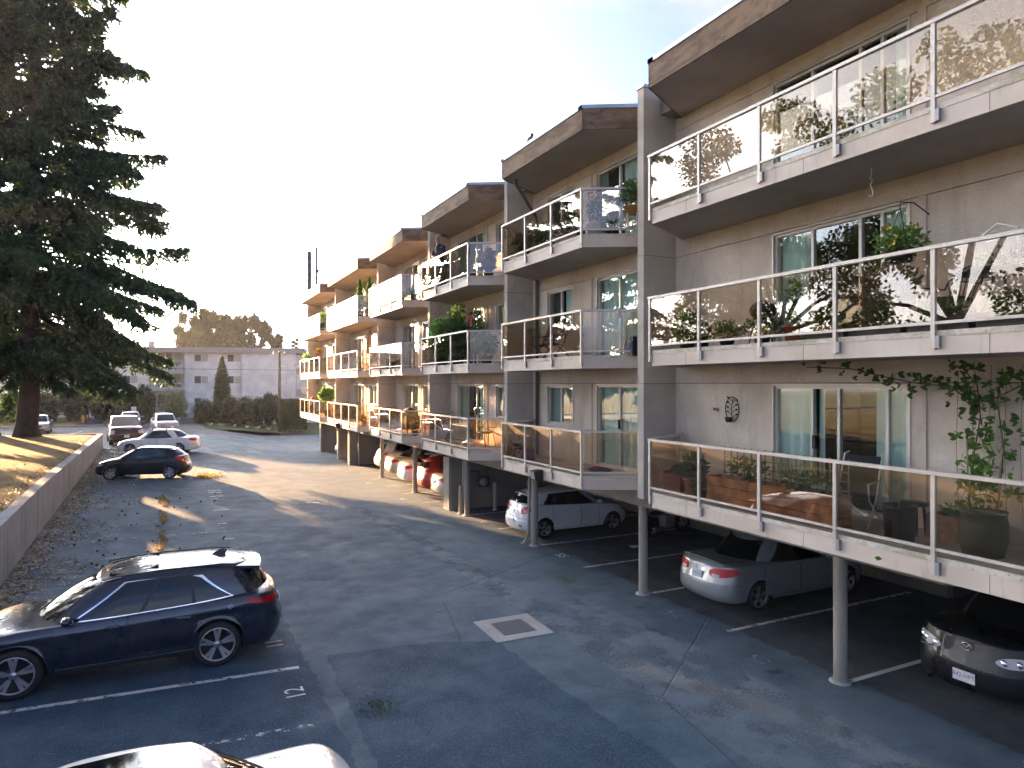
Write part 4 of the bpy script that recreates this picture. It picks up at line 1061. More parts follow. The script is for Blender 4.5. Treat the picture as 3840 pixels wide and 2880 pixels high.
# under the far units
make_sedan('sedan', 'beige sedan tail just beyond the grey pier in the far carport', p_beige, (9.75+2.25, 26.9, 0), 0, 4.5, 1.75, 1.43, plate='', detail=False)
make_hatch('hatchback', 'bright red hatchback in the far carport', p_red, (9.85+2.0, 29.3, 0), 0, 4.0, 1.70, 1.50, 5, plate='', detail=False)
make_sedan('sedan', 'white sedan with a red tail lamp between red hatchback and carport post', p_white, (9.75+2.25, 31.7, 0), 0, 4.5, 1.76, 1.45, plate='', detail=False)
make_sedan('sedan', 'dull champagne sedan in the far carport beside the white sedan', p_beige, (9.95+2.25, 34.6, 0), 0, 4.5, 1.74, 1.42, plate='', detail=False)
make_hatch('hatchback', 'old white wagon with a small red lamp deepest in the far carport', p_white, (10.2+2.2, 37.6, 0), 0, 4.4, 1.74, 1.62, 5, plate='', detail=False)
make_hatch('hatchback', 'white car with its nose out beneath the farthest unit', p_white, (9.75+2.1, 46.0, 0), math.pi, 4.2, 1.74, 1.5, 5, plate=None, detail=False)
# ---------------------------------------------------------------- vegetation
m_needle = leaf_mat('conifer needles', (.018, .042, .016), .22, .4, .5, (.042, .080, .024))
m_bark = mat('conifer bark', (.040, .031, .028), .95, 0, .4, 3, .8, 14)
m_leaf = leaf_mat('broad leaves', (.060, .095, .030), .4, .4, .8, (.13, .15, .04))
m_hedge = leaf_mat('hedge leaves', (.045, .075, .030), .3, .4, .9)
m_hedge2 = leaf_mat('dull hedge leaves', (.085, .085, .045), .3, .4, .9)
m_cedar = leaf_mat('cedar foliage', (.045, .068, .022), .3, .4, .25, (.10, .115, .035))
m_airy = leaf_mat('pale leaves', (.13, .15, .07), .4, .3, .9)
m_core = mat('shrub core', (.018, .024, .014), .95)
m_twig = mat('twigs', (.10, .075, .055), .95)
def unit(v): return v/(np.linalg.norm(v, axis=-1, keepdims=True)+1e-9)
def leaf_quads(C, Dr, ln, wd, name, m, flat=0.):
    n = len(C); ln = np.broadcast_to(np.asarray(ln, float), (n,))[:, None]; wd = np.broadcast_to(np.asarray(wd, float), (n,))[:, None]
    Dr = unit(Dr); rv = rng.normal(size=(n, 3)); rv[:, 2] += flat*4
    if flat: S = unit(np.cross(Dr, unit(rv)))
    else: S = unit(np.cross(Dr, rv))
    nrm = np.cross(Dr, S)
    V = np.stack([C-Dr*ln*.5, C+S*wd*.5+nrm*wd*.15-Dr*ln*.05, C+Dr*ln*.5, C-S*wd*.5+nrm*wd*.15-Dr*ln*.05], 1).reshape(-1, 3)
    return np_mesh(name, V, np.arange(4*n).reshape(n, 4), m)
def conifer(loc, Ht, base, rad, seed, label, name='conifer_tree', dens=1., lean=(0, 0), trunk_r=.56, bias=None, group='conifers on the lawn edge', leaf=.34):
    global rng
    keep = rng; rng = np.random.default_rng(seed)
    o = thing(name, label, 'tree', loc, 0, group)
    tz = np.linspace(0, Ht, 16); path = [(lean[0]*(z/Ht)+.12*math.sin(z*.4), lean[1]*(z/Ht)+.1*math.cos(z*.33)-.1, z-.3 if z == 0 else z) for z in tz]
    rr = [trunk_r*(1.55 if i == 0 else 1)*(1-.93*(z/Ht))**.85+.02 for i, z in enumerate(tz)]
    path.insert(1, (path[0][0], path[0][1], .7)); rr.insert(1, trunk_r*1.08)
    MB().tube(path, rr, 14).build('trunk', m_bark, o)
    Cs, Ds, limbs = [], [], MB()
    nb = int((Ht-base)*7.5*dens); ga = 2.39996
    for i in range(nb):
        t_ = (i+rng.random())/nb; z = base+(Ht-base)*t_**1.05
        az = i*ga+rng.normal(0, .35)
        lay = .82+.20*math.sin(z*1.55+seed)+rng.normal(0, .24)
        l = rad*(1-t_)**.55*max(.28, min(1.25, lay))*min(1, .56+t_*3.2)
        if bias is not None: l *= 1+bias[2]*max(0, math.cos(az-math.atan2(bias[1], bias[0])))
        if l < .4: l = .4
        n = 12; s_ = np.linspace(0, 1, n)
        up0 = -.06+.45*t_+rng.normal(0, .15); droop = (.62-.34*t_)*l*.55
        out = s_*l
        zz = out*up0-droop*(s_**1.6)+.22*l*.35*np.clip(s_-.55, 0, 1)**2*4
        wob = rng.normal(0, .05*l)*np.sin(s_*3)
        px = np.cos(az)*out-np.sin(az)*wob; py = np.sin(az)*out+np.cos(az)*wob
        bx_, by_ = lean[0]*(z/Ht), lean[1]*(z/Ht)
        P = np.stack([px+bx_, py+by_, z+zz], 1)
        if l > 1.6: limbs.tube([tuple(p) for p in P[::2]], list(np.linspace(.07*l/6+.015, .01, 6)), 4)
        k = int((12+l*12)*dens)
        ss_ = rng.uniform(.16, 1, k)**.75
        q = np.stack([np.interp(ss_, s_, P[:, c]) for c in range(3)], 1)
        tg = unit(np.stack([np.interp(np.clip(ss_+.05, 0, 1), s_, P[:, c])-np.interp(ss_-.05, s_, P[:, c]) for c in range(3)], 1))
        side = unit(np.cross(tg, [0, 0, 1.]))*rng.choice([-1, 1], k)[:, None]
        tl = (.40+.16*l*(1-ss_*.72))*rng.uniform(.5, 1.3, k)
        td = unit(tg*rng.uniform(.35, .9, k)[:, None]+side*rng.uniform(.3, 1, k)[:, None]+np.array([0, 0, -1.])*rng.uniform(.05, 1.7, k)[:, None])
        m = 7
        f = (np.arange(m)+.6)/m
        cc = q[:, None, :]+td[:, None, :]*(tl[:, None]*f[None, :])[..., None]
        cc = cc+rng.normal(0, .05, cc.shape); cc[..., 2] -= (f**2*.12*tl[:, None])
        dd = np.repeat(td[:, None, :], m, 1)+rng.normal(0, .55, cc.shape)
        Cs.append(cc.reshape(-1, 3)); Ds.append(dd.reshape(-1, 3))
    C = np.concatenate(Cs); D_ = np.concatenate(Ds); n = len(C)
    mo('crown', leaf_quads(C, D_, rng.uniform(leaf*.7, leaf*1.3, n), rng.uniform(leaf*.30, leaf*.52, n), 'crown', m_needle), o)
    limbs.build('limbs', m_bark, o)
    rng = keep
    return o
conifer((-7.9, 50.4, 1.52), 36, 4.6, 8.3, 3, 'huge dark conifer on the lawn at the left with drooping boughs', lean=(.6, 0), bias=(.9, -.45, .10), dens=1.42, leaf=.38)
conifer((-10.2, 51.9, 1.5), 34, 4.6, 7.0, 11, 'second conifer trunk cut by the left edge of the photo', dens=.85)
conifer((-19.5, 49.5, 1.5), 33, 3.0, 7.0, 21, 'tall conifer left of the frame that shades the lawn', dens=.8, leaf=.42)
def lobes_points(lobes, n, shell_=.55, jit=.07):
    vols = np.array([a[3]*a[4]*a[5] for a in lobes])**.67; idx = rng.choice(len(lobes), n, p=vols/vols.sum()); L = np.array(lobes)[idx]
    d = unit(rng.normal(size=(n, 3))); r = shell_+(1-shell_)*rng.random(n)**.6
    r = r*(1+rng.normal(0, jit, n))
    return L[:, :3]+d*r[:, None]*L[:, 3:6], d
def broad_tree(loc, lobes, n, leaf, m, label, name, cat='tree', group=None, trunk=(.25, 3.), core=0., trunks=None, shell_=.35, jit=.07):
    o = thing(name, label, cat, loc, 0, group)
    C, d = lobes_points(lobes, n, shell_, jit)
    keep = C[:, 2] > .05
    C, d = C[keep], d[keep]
    mo('crown', leaf_quads(C, d+rng.normal(0, .9, C.shape)-[0, 0, .3], rng.uniform(leaf*.6, leaf*1.3, len(C)), rng.uniform(leaf*.4, leaf*.75, len(C)), 'crown', m), o)
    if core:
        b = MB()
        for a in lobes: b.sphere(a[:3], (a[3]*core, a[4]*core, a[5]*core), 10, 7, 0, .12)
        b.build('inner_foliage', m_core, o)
    if trunk:
        b = MB(); r0, h0 = trunk
        for (tx, ty) in (trunks or [(0, 0)]):
            top = lobes[0]
            b.tube([(tx, ty, -.15), (tx*1.05, ty, h0*.5), (tx+.1*r0, ty, h0)], [r0*1.25, r0, r0*.8], 8)
            for a in lobes[:7]: b.tube([(tx, ty, h0*.9), ((tx+a[0])/2, (ty+a[1])/2, (h0+a[2])/2), tuple(a[:3])], [r0*.55, r0*.35, r0*.12], 5)
        b.build('trunk', m_bark if r0 > .15 else m_twig, o)
    return o
def rl(n, R_, H_, s0, s1, zc, sq=1.):
    out = []
    for i in range(n):
        a = random.random()*6.283; r = R_*math.sqrt(random.random()); k = random.uniform(s0, s1)
        out.append((r*math.cos(a), r*math.sin(a)*sq, zc+random.uniform(-H_, H_)*(1-.5*r/R_), k, k*random.uniform(.85, 1.1), k*random.uniform(.65, .95)))
    return out
random.seed(5)
for (x, y, h, lab) in ((-16.5, 19, 22, 'maple left of the frame that the nearest balcony glass mirrors'), (-17.5, 30, 23, 'broad maple left of the frame beside the lawn middle'), (-24, 41, 19, 'maple left of the frame near the conifers')):
    broad_tree((x, y, lawn_z(x, y)), rl(44, h*.26, h*.42, .8, 1.8, h*.50), 17000, .28, m_leaf, lab, 'maple_tree', group='trees standing left of the lawn', trunk=(.3, h*.3))
# hedges and shrubs by the white block
broad_tree((4.8, 79.2, .5), [(0, 0, z, .95*(1-.09*abs(z-2.2))*(1 if z < 5 else (7.6-z)/2.9+.1), .95*(1-.09*abs(z-2.2))*(1 if z < 5 else (7.6-z)/2.9+.1), .75) for z in np.arange(.6, 7.1, .55)], 9000, .16, m_hedge, 'tall narrow columnar cypress in front of the white apartment block', 'cypress_tree', trunk=(.12, .5), core=.82, shell_=.75)
def bush(x, y, z, R_, h, m, label, n=6500, leaf=.17, lob=9, core=.78, name='shrub', stems=None, sq=1.):
    L = [(random.uniform(-.55, .55)*R_, random.uniform(-.5, .5)*R_*sq, h*random.uniform(.42, .66), R_*random.uniform(.38, .58), R_*random.uniform(.38, .55)*sq, h*random.uniform(.24, .36)) for _ in range(lob)]
    L += [(random.uniform(-.75, .75)*R_, random.uniform(-.6, .6)*R_*sq, h*.28, R_*.34, R_*.34*sq, h*.26) for _ in range(lob//2)]
    return broad_tree((x, y, z), L, n, leaf, m, label, name, 'shrub', None, trunk=(.05, h*.3), core=core, trunks=stems or [(-.3*R_, 0), (.25*R_, .1), (0, -.2)], shell_=.7)
bush(3.5, 75.6, .5, 1.55, 2.7, m_hedge, 'rounded dark shrub left of the verge in front of the cypress')
bush(6.3, 74.6, .35, 2.0, 3.4, m_hedge2, 'wide yellowish shrub in the middle of the verge')
bush(8.9, 74.4, .2, 1.7, 3.9, m_hedge, 'tall dense dark shrub next to the street lamp pole')
bush(.1, 76.8, .75, 1.7, 3.7, m_airy, 'airy pale green small tree behind the silver hatchback', 5200, .15, 9, 0, 'sapling', [(0, 0)])
bush(-2.3, 77.6, .8, 1.0, 4.1, m_hedge, 'tall rounded dark shrub at the end of the hedge row', lob=12)
bush(-3.7, 79.2, .8, 1.5, 3.6, m_hedge2, 'brownish shrub beside the tall rounded one')
for i, (x, lab) in enumerate(((-6.0, 'green hedge clump behind the maroon pickup'), (-8.6, 'green hedge clump behind the low conifer bough'), (-11.6, 'green hedge clump right of the big trunk'), (-14.4, 'green hedge clump behind the big trunk'), (-17.6, 'green hedge clump left of the big trunk'))):
    bush(x, 81.5-.25*x*.3, .85, 1.8, 3.7+.35*math.sin(i*2), m_hedge if i % 2 else m_hedge2, lab, 6000, .19, 10, .75, 'hedge_shrub', [(-.8, 0), (-.2, .2), (.4, -.1), (.9, .1)])
# clipped hedge block by the lamp pole
hd = thing('clipped_hedge', 'square clipped green hedge block at the end of the driveway', 'hedge', (10.6, 69.2, 0))
n = 9000; face = rng.integers(0, 5, n); u = rng.uniform(-1, 1, n); v = rng.uniform(0, 1, n)
hx, hy, hz = 1.15, .6, 3.2
C = np.stack([np.where(face == 0, -hx, np.where(face == 1, hx, u*hx)), np.where(face == 2, -hy, np.where(face == 3, hy, rng.uniform(-hy, hy, n))), np.where(face == 4, hz, .35+v*(hz-.35))], 1)+rng.normal(0, .05, (n, 3))
mo('foliage', leaf_quads(C, rng.normal(size=(n, 3)), .15, .09, 'foliage', m_hedge), hd)
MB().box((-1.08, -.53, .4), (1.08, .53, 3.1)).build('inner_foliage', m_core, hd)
b = MB()
for x in (-.8, -.3, .2, .7): b.tube([(x, 0, -.05), (x+.04, .05, .5)], .05, 6)
b.build('stems', m_twig, hd)
# big trees beyond the white block
random.seed(9)
for (x, y, h, w_, lab) in ((3.4, 122, 17.6, 4.2, 'tallest leafy crown rising behind the white block on the left'), (8.0, 124, 16.6, 3.6, 'middle sunlit crown behind the white block'), (12.2, 119.5, 16.2, 4.6, 'right hand dark crown behind the white block'), (6.0, 128, 14.5, 4.5, 'lower crown filling the gap behind the white block')):
    L = []
    for i in range(75):
        z = h*random.uniform(.30, .97); rr = w_*max(.12, 1-((z/h-.55)/.52)**2)**.5
        a = random.random()*6.283; q = rr*random.uniform(.2, 1.); s_ = random.uniform(.35, .95)
        L.append((q*math.cos(a), q*math.sin(a), z-s_*.5, s_, s_, s_*1.5))
    broad_tree((x, y, 0), L, 36000, .46, m_cedar, lab, 'broad_conifer', group='trees beyond the white block', trunk=(.4, h*.4), core=0, shell_=.1, jit=.22)
conifer((19.4, 124.4, 0), 12.6, 3, 2.4, 5, 'small pointed conifer peeping over the end of the white block', dens=.6, trunk_r=.2, group='trees beyond the white block', leaf=.5)
# fallen leaves and cones, weeds in the joint: uncountable litter
m_litter = leaf_mat('fallen leaves', (.30, .19, .085), .1, .5, 3., (.48, .40, .28)); m_cone = mat('pine cones', (.035, .025, .02), .9)
n = 9000; y = rng.uniform(14, 50, n); k = rng.exponential(.55, n)*(1+.5*np.sin(y*1.3)); k = np.minimum(k, 3.2)
x = wx(y)+.05+k; C = np.stack([x, y, gz(x, y)+.03], 1); D_ = rng.normal(size=(n, 3)); D_[:, 2] *= .25
o = mo('leaf_litter', leaf_quads(C, D_, rng.uniform(.05, .13, n), rng.uniform(.04, .08, n), 'leaf_litter', m_litter, 1.)); tag(o, 'brown fallen leaves drifted along the foot of the retaining wall', 'leaves', kind='stuff')
n = 3000; y = rng.uniform(18, 50, n); x = wx(y)-.35-rng.exponential(1.2, n); C = np.stack([x, y, lz(x, y)+.0], 1); D_ = rng.normal(size=(n, 3)); D_[:, 2] *= .3
o = mo('leaf_litter', leaf_quads(C, D_, rng.uniform(.05, .12, n), rng.uniform(.04, .08, n), 'leaf_litter', m_litter, 1.)); tag(o, 'brown fallen leaves scattered on the dry lawn', 'leaves', kind='stuff')
b = MB()
for i in range(60):
    x_, y_ = rng.uniform(-3, 1.6), rng.uniform(16, 31); b.sphere((x_, y_, gzf(x_, y_)+.03), (.034, .028, .025), 6, 4, 0, .2)
tag(b.build('pine_cones', m_cone), 'dark pine cones strewn over the empty stalls', 'cones', kind='stuff')
m_weed = leaf_mat('dry weeds', (.24, .16, .05), .3, .4, 2., (.36, .26, .08)); n = 900
y = rng.uniform(17, 31, n); y = y[np.abs(np.sin(y*.9))+rng.random(n)*.5 > .75]; n = len(y); x = -.28+rng.normal(0, .06, n)+.06*np.sin(y*2)
C = np.stack([x, y, gz(x, y)+.04], 1); D_ = rng.normal(size=(n, 3)); D_[:, 2] = np.abs(D_[:, 2])+.3
o = mo('weeds', leaf_quads(C, D_, .12, .03, 'weeds', m_weed)); tag(o, 'yellow weeds growing along the joint across the empty stalls', 'weeds', kind='stuff')
n = 420; x = 1.5+rng.normal(0, .28, n); y = 35.6+rng.normal(0, .45, n); C = np.stack([x, y, gz(x, y)+.05], 1); D_ = rng.normal(size=(n, 3)); D_[:, 2] = np.abs(D_[:, 2])+.3
o = mo('weeds', leaf_quads(C, D_, .15, .035, 'weeds', m_weed)); tag(o, 'tuft of yellow weeds behind the black hatchback', 'weeds', kind='stuff')
m_weedg = leaf_mat('green weeds', (.07, .10, .02), .3, .4, 2.)
for cx_, cy_, nn, lab in ((2.75, 9.9, 120, 'small green weeds in the crack of the dark asphalt patch'), (8.6, 14.3, 90, 'small green weeds at the edge of the stall numbered 55')):
    n = nn; x = cx_+rng.normal(0, .14, n); y = cy_+rng.normal(0, .22, n); C = np.stack([x, y, 0*x+.02], 1); D_ = rng.normal(size=(n, 3)); D_[:, 2] = np.abs(D_[:, 2])
    o = mo('weeds', leaf_quads(C, D_, .06, .02, 'weeds', m_weedg)); tag(o, lab, 'weeds', kind='stuff')
# ---------------------------------------------------------------- white apartment block and street things
wbk = thing('apartment_block', 'white three storey apartment block with a grey flat roof at the end of the lot', 'building', (-12.66, 92.34, 0), R(-14.74))
m_wh = stucco('white siding', (.86, .87, .87), .06)
m_whf = mat('grey roof fascia', (.34, .33, .32), .8, 0, .1)
m_balc = mat('grey balcony front', (.45, .44, .43), .8, 0, .08)
m_wpane = mat('dim window pane', (.10, .11, .12), .15)
m_blind = mat('window blind', (.48, .46, .42), .8)
b = MB(); b.box((-9, 0, -.5), (10.61, 12, 8.44)); b.build('wall', m_wh, wbk)
MB().box((14.45, 0, -.5), (20.85, 12, 8.44)).build('wall', m_wh, wbk)
MB().box((20.85, -.35, -.5), (26.95, 12, 8.44)).build('wall', m_wh, wbk)
MB().box((10.61, 1.5, -.5), (14.45, 12, 8.44)).build('recess_wall', m_wh, wbk)
MB().box((26.95, .8, -.5), (30.0, 12, 8.3)).build('wall', m_wh, wbk)
b = MB(); b.box((-9.4, -.75, 8.45), (28.0, 12.4, 9.08)); b.build('roof', m_whf, wbk)
ch = MB().box((9.95, 2.0, 9.08), (10.5, 2.6, 9.75)).box((9.86, 1.92, 9.75), (10.59, 2.68, 9.9)).build('chimney', m_balc, wbk)
def bwin(x0, x1, z0, z1, y=-.02):
    fr = MB(); e = .06
    fr.box((x0, y-.03, z0), (x0+e, y+.015, z1)).box((x1-e, y-.03, z0), (x1, y+.015, z1)).box((x0+e, y-.03, z1-e), (x1-e, y+.015, z1)).box((x0+e, y-.03, z0), (x1-e, y+.015, z0+e)).box(((x0+x1)/2-.03, y-.028, z0+e), ((x0+x1)/2+.03, y+.012, z1-e))
    o = fr.build('window', m_wh, wbk)
    MB().box((x0+e, y-.012, z0+e), ((x0+x1)/2-.03, y+.005, z1-e)).build('pane', m_wpane, o)
    MB().box(((x0+x1)/2+.03, y-.012, z0+e), (x1-e, y+.005, z1-e)).build('pane', m_blind, o)
for z0, z1 in ((7.4, 8.31), (4.82, 5.77), (2.22, 3.19)):
    bwin(15.51, 17.09, z0, z1); bwin(19.18, 20.71, z0, z1); bwin(7.86, 9.48, z0, z1)
    for x in (-6.5, -2.5, 1.5, 4.8): bwin(x, x+1.6, z0, z1)
for dz in (6.85, 4.25, 1.7):
    o = MB().box((11.1, 1.44, dz), (13.7, 1.498, dz+1.9)).build('balcony_door', m_wh, wbk)
    for k in range(3): MB().box((11.18+k*.86, 1.42, dz+.08), (11.95+k*.86, 1.439, dz+1.82)).build('pane', m_wpane if k != 2 else m_blind, o)
    MB().box((10.62, -.55, dz-.85 if dz > 5 else dz-.3), (14.44, 1.5, dz)).build('balcony_slab', m_balc, wbk)
    r = MB().bar((10.7, -.5, dz+.62), (14.36, -.5, dz+.62), .06, .06).bar((10.7, -.5, dz+.12), (14.36, -.5, dz+.12), .05, .05)
    for x in (10.72, 11.9, 13.1, 14.34): r.bar((x, -.5, dz), (x, -.5, dz+.62), .05, .05)
    ro = r.build('balcony_rail', m_wh, wbk)
    MB().box((10.74, -.505, dz+.15), (14.32, -.495, dz+.59)).build('glass_panel', m_pane, ro)
for z in (6.0, 3.4): MB().box((26.97, .3, z), (29.8, .8, z+.75)).build('balcony_slab', m_balc, wbk)
MB().tube([(25.9, -.4, -.4), (25.9, -.4, 5.2)], .03, 5).build('vent_pipe', m_balc, wbk)
# entrance wing
ew = MB().box((12.0, -3.0, -.5), (15.5, 0, 1.5)).add([(11.6, -3.5, 1.5), (15.9, -3.5, 1.5), (15.4, 0, 2.6), (12.1, 0, 2.6), ], [(0, 1, 2, 3)]).add([(11.6, -3.5, 1.42), (15.9, -3.5, 1.42), (15.9, -3.5, 1.52), (11.6, -3.5, 1.52)], [(0, 1, 2, 3)]).build('entrance_roof', m_balc, wbk)
# pole with street lamp, cross arm, wires
m_pole = mat('weathered pole wood', (.12, .10, .085), .9, 0, .3, 4)
pl = thing('street_lamp', 'wooden utility pole with a curved street lamp arm', 'lamp', (9.3, 69.1, 0))
MB().tube([(0, 0, -.2), (0, 0, 4), (.02, 0, 7.9)], [.16, .14, .11], 10).build('pole', m_pole, pl)
b = MB(); b.bar((-.6, -.1, 7.75), (.6, .1, 7.75), .09, .1); b.build('cross_arm', m_alu_d, pl)
for x in (-.5, 0, .5): MB().lathe([(.05, 0), (.07, .08), (.03, .16)], 8).build('insulator', m_alu_d, pl, (x, x*.16, 7.8))
MB().tube([(0, 0, 6.1), (.35, -.02, 6.55), (.8, -.03, 6.75), (1.2, -.03, 6.75)], .03, 6).build('lamp_arm', m_alu_d, pl)
MB().sphere((1.45, -.03, 6.73), (.32, .14, .10), 12, 7).build('lamp_head', m_alu, pl)
wr = MB()
def sag(p, q, s, n=14): return [tuple(Vector(p).lerp(Vector(q), i/n)+Vector((0, 0, -s*4*(i/n)*(1-i/n)))) for i in range(n+1)]
wr.tube(sag((-45, 80, 8.2), (9.3, 69.05, 6.15), .5), .018, 5).tube(sag((9.3, 69.05, 6.15), (40, 62, 6.4), .3), .018, 5)
tag(wr.build('overhead_wire', m_black), 'thin black overhead wire crossing in front of the white block', 'wire')
# small street things
m_hyd = mat('yellow hydrant paint', (.55, .30, .03), .5)
hy = thing('fire_hydrant', 'small yellow fire hydrant on the dry verge', 'hydrant', (-7.9, 79.6, .95))
MB().lathe([(.16, 0), (.16, .06), (.12, .07), (.12, .55), (.15, .56), (.15, .62), (.11, .72), (.04, .78), (0, .79)], 14).build('barrel', m_hyd, hy)
MB().tube([(-.22, 0, .45), (.22, 0, .45)], .05, 8).build('outlet', m_hyd, hy)
sg = thing('sign', 'small white rectangular sign on a post in front of the hedge', 'sign', (-3.2, 73.2, .86))
MB().tube([(0, 0, 0), (0, 0, 1.75)], .025, 6).build('post', m_alu_d, sg); MB().box((-.22, -.05, 1.25), (.22, -.03, 1.8)).build('panel', m_plate, sg)
kb = tag(MB().box((-80, 73.7, .6), (-4.2, 74.0, 1.0)).build('kerb', m_conc), kind='structure')
for x in (-14.5, -10.8, -7.2): tag(line((x, 62), (x+.6, 66.5), .12, m_line, 'stall_line', .02), kind='structure')
# gulls on the verge
m_gull = mat('gull feathers', (.62, .62, .62), .8); m_gullg = mat('gull grey wing', (.30, .31, .33), .8)
gl_ = None
for i, (x, y, a, lab) in enumerate(((3.2, 70.6, .3, 'gull on the verge nearest the silver hatchback'), (4.2, 70.2, 2.4, 'second gull from the left on the verge'), (5.4, 70.4, 1.2, 'third gull from the left on the verge'), (6.5, 70.2, 4.0, 'fourth gull from the left on the verge'), (7.4, 70.3, .2, 'fifth gull from the left on the verge'), (8.5, 70.1, 3.2, 'gull on the verge nearest the lamp pole'))):
    z = float(.8*(1-sstep(1.5, 12, np.array(x))))+.05
    g_ = thing('gull', lab, 'bird', (x, y, z), a, 'gulls resting on the verge')
    if gl_ is None:
        bd = MB().sphere((0, 0, .17), (.24, .10, .10), 10, 7).sphere((.21, 0, .28), (.07, .055, .055), 8, 6).tube([(.17, 0, .2), (.2, 0, .27)], [.06, .05], 8).tube([(.26, 0, .275), (.34, 0, .265)], [.018, .006], 5).mesh('body', m_gull)
        wg = MB().sphere((-.08, .075, .20), (.24, .03, .075), 10, 6).sphere((-.08, -.075, .20), (.24, .03, .075), 10, 6).mesh('wings', m_gullg)
        lg = MB().tube([(0, .03, 0), (0, .03, .1)], .008, 4).tube([(0, -.03, 0), (0, -.03, .1)], .008, 4).mesh('legs', m_hyd); gl_ = (bd, wg, lg)
    mo('body', gl_[0], g_); mo('wings', gl_[1], g_); mo('legs', gl_[2], g_)
# roof antenna cluster, vents
m_ant = mat('antenna grey', (.07, .08, .10), .5, .3)
an = thing('cell_antenna', 'tall panel antenna on a braced mast on the farthest roof', 'antenna', (8.5, 47.6, 10.75))
MB().box((-.14, .85, .5), (.14, 1.1, 3.2)).build('panel', m_ant, an)
MB().tube([(.35, .2, 0), (.35, .2, 3.4)], .075, 8).build('mast', m_ant, an)
b = MB()
b.tube([(.35, .2, 1.9), (.1, 1.2, .0)], .045, 6).tube([(.35, .2, 1.9), (2.1, -.4, .75)], .05, 6).tube([(.35, .2, 2.0), (.9, -.8, 0)], .045, 6).tube([(.35, .2, 2.7), (.0, .98, 2.75)], .035, 6).tube([(0, 1.0, -.05), (0, 1.0, .6)], .04, 6)
b.build('braces', m_ant, an)
for i, (x, y, z, s_, lab) in enumerate(((10.2, 46.5, 10.72, 1.0, 'small dark antenna box left of the roof cluster'), (10.5, 45.8, 10.72, .95, 'small dark antenna box in the middle of the roof cluster'), (10.9, 45.2, 10.72, .9, 'small dark antenna box right of the roof cluster'), (9.8, 38.2, 10.72, 1.05, 'dark roof ventilator box on the fifth unit'))):
    v_ = thing('roof_vent', lab, 'vent', (x, y, z)); MB().tube([(0, 0, 0), (0, 0, .55*s_)], .06, 8).build('pipe', m_ant, v_); MB().box((-.17, -.17, .45*s_), (.17, .17, 1.15*s_)).build('hood', m_ant, v_)
bd_ = thing('bird', 'small dark bird perched on the edge of the second roof', 'bird', (7.98, 15.0, 10.795))
MB().sphere((0, 0, .09), (.06, .12, .06), 10, 7).sphere((0, -.10, .16), .045, 8, 6).tube([(0, .08, .08), (0, .24, .05)], [.035, .015], 6).build('body', m_black, bd_); MB().tube([(0, 0, 0), (0, 0, .06)], .01, 4).build('legs', m_black, bd_)
# ---------------------------------------------------------------- things on the balconies and in the carport
m_terra = mat('terracotta', (.30, .13, .075), .8, 0, .2); m_wood = mat('stained planter wood', (.34, .17, .075), .75, 0, .4, 5, .2, 30)
m_wood2 = mat('grey brown wood', (.30, .20, .13), .8, 0, .3, 6); m_lat = mat('lattice wood', (.27, .20, .12), .8, 0, .2)
m_pot_k = mat('black plastic pot', (.02, .022, .022), .5); m_pot_g = mat('dark green barrel', (.06, .075, .045), .7, 0, .3)
m_soil = mat('potting soil', (.035, .025, .018), .95); m_white = mat('white enamel', (.72, .72, .70), .4)
m_pl = leaf_mat('pot plant leaves', (.055, .11, .03), .35, .4, 4.); m_pl2 = leaf_mat('bright pot plant leaves', (.10, .19, .04), .4, .35, 4.); m_pl3 = leaf_mat('reddish leaves', (.12, .085, .04), .35, .4, 4.)
m_fl_y = mat('yellow petals', (.75, .48, .02), .6); m_fl_r = mat('red petals', (.55, .02, .04), .6); m_fl_p = mat('pink petals', (.60, .12, .22), .6); m_fl_w = mat('white petals', (.75, .75, .73), .6)
m_blue = mat('blue fabric', (.06, .14, .30), .8); m_purple = mat('purple plastic', (.09, .03, .11), .5); m_gold = mat('ochre fabric', (.42, .24, .07), .8); m_tan = mat('tan canvas', (.40, .27, .16), .85)
m_maroon = mat('dark red wood', (.12, .025, .025), .6)
flower_me = {}
def flower_mesh(m, r):
    k = (m.name, r)
    if k not in flower_me:
        b = MB(); n = 8; vs = [(0, 0, .01)]
        for i in range(n):
            a = 6.283*i/n; q = r*(1 if i % 2 else .72); vs.append((q*math.cos(a), q*math.sin(a), r*.25))
        b.add(vs, [(0, 1+i, 1+(i+1) % n) for i in range(n)]).add(vs, [(0, 1+(i+1) % n, 1+i) for i in range(n)]); b.lathe([(0, .03), (r*.3, .018), (r*.3, .0)], 8)
        flower_me[k] = b.mesh('flower', m)
    return flower_me[k]
def foliage(o, c, r, n, leaf, m, up=.3, name='foliage', w_=.5):
    d = unit(rng.normal(size=(n, 3))); C = np.array(c)+d*(rng.random(n)**.45)[:, None]*np.array(r)
    C[:, 2] = np.maximum(C[:, 2], c[2]-r[2])
    D_ = d+rng.normal(0, .6, (n, 3)); D_[:, 2] += up
    return mo(name, leaf_quads(C, D_, rng.uniform(leaf*.6, leaf*1.3, n), rng.uniform(leaf*w_*.7, leaf*w_*1.2, n), name, m), o)
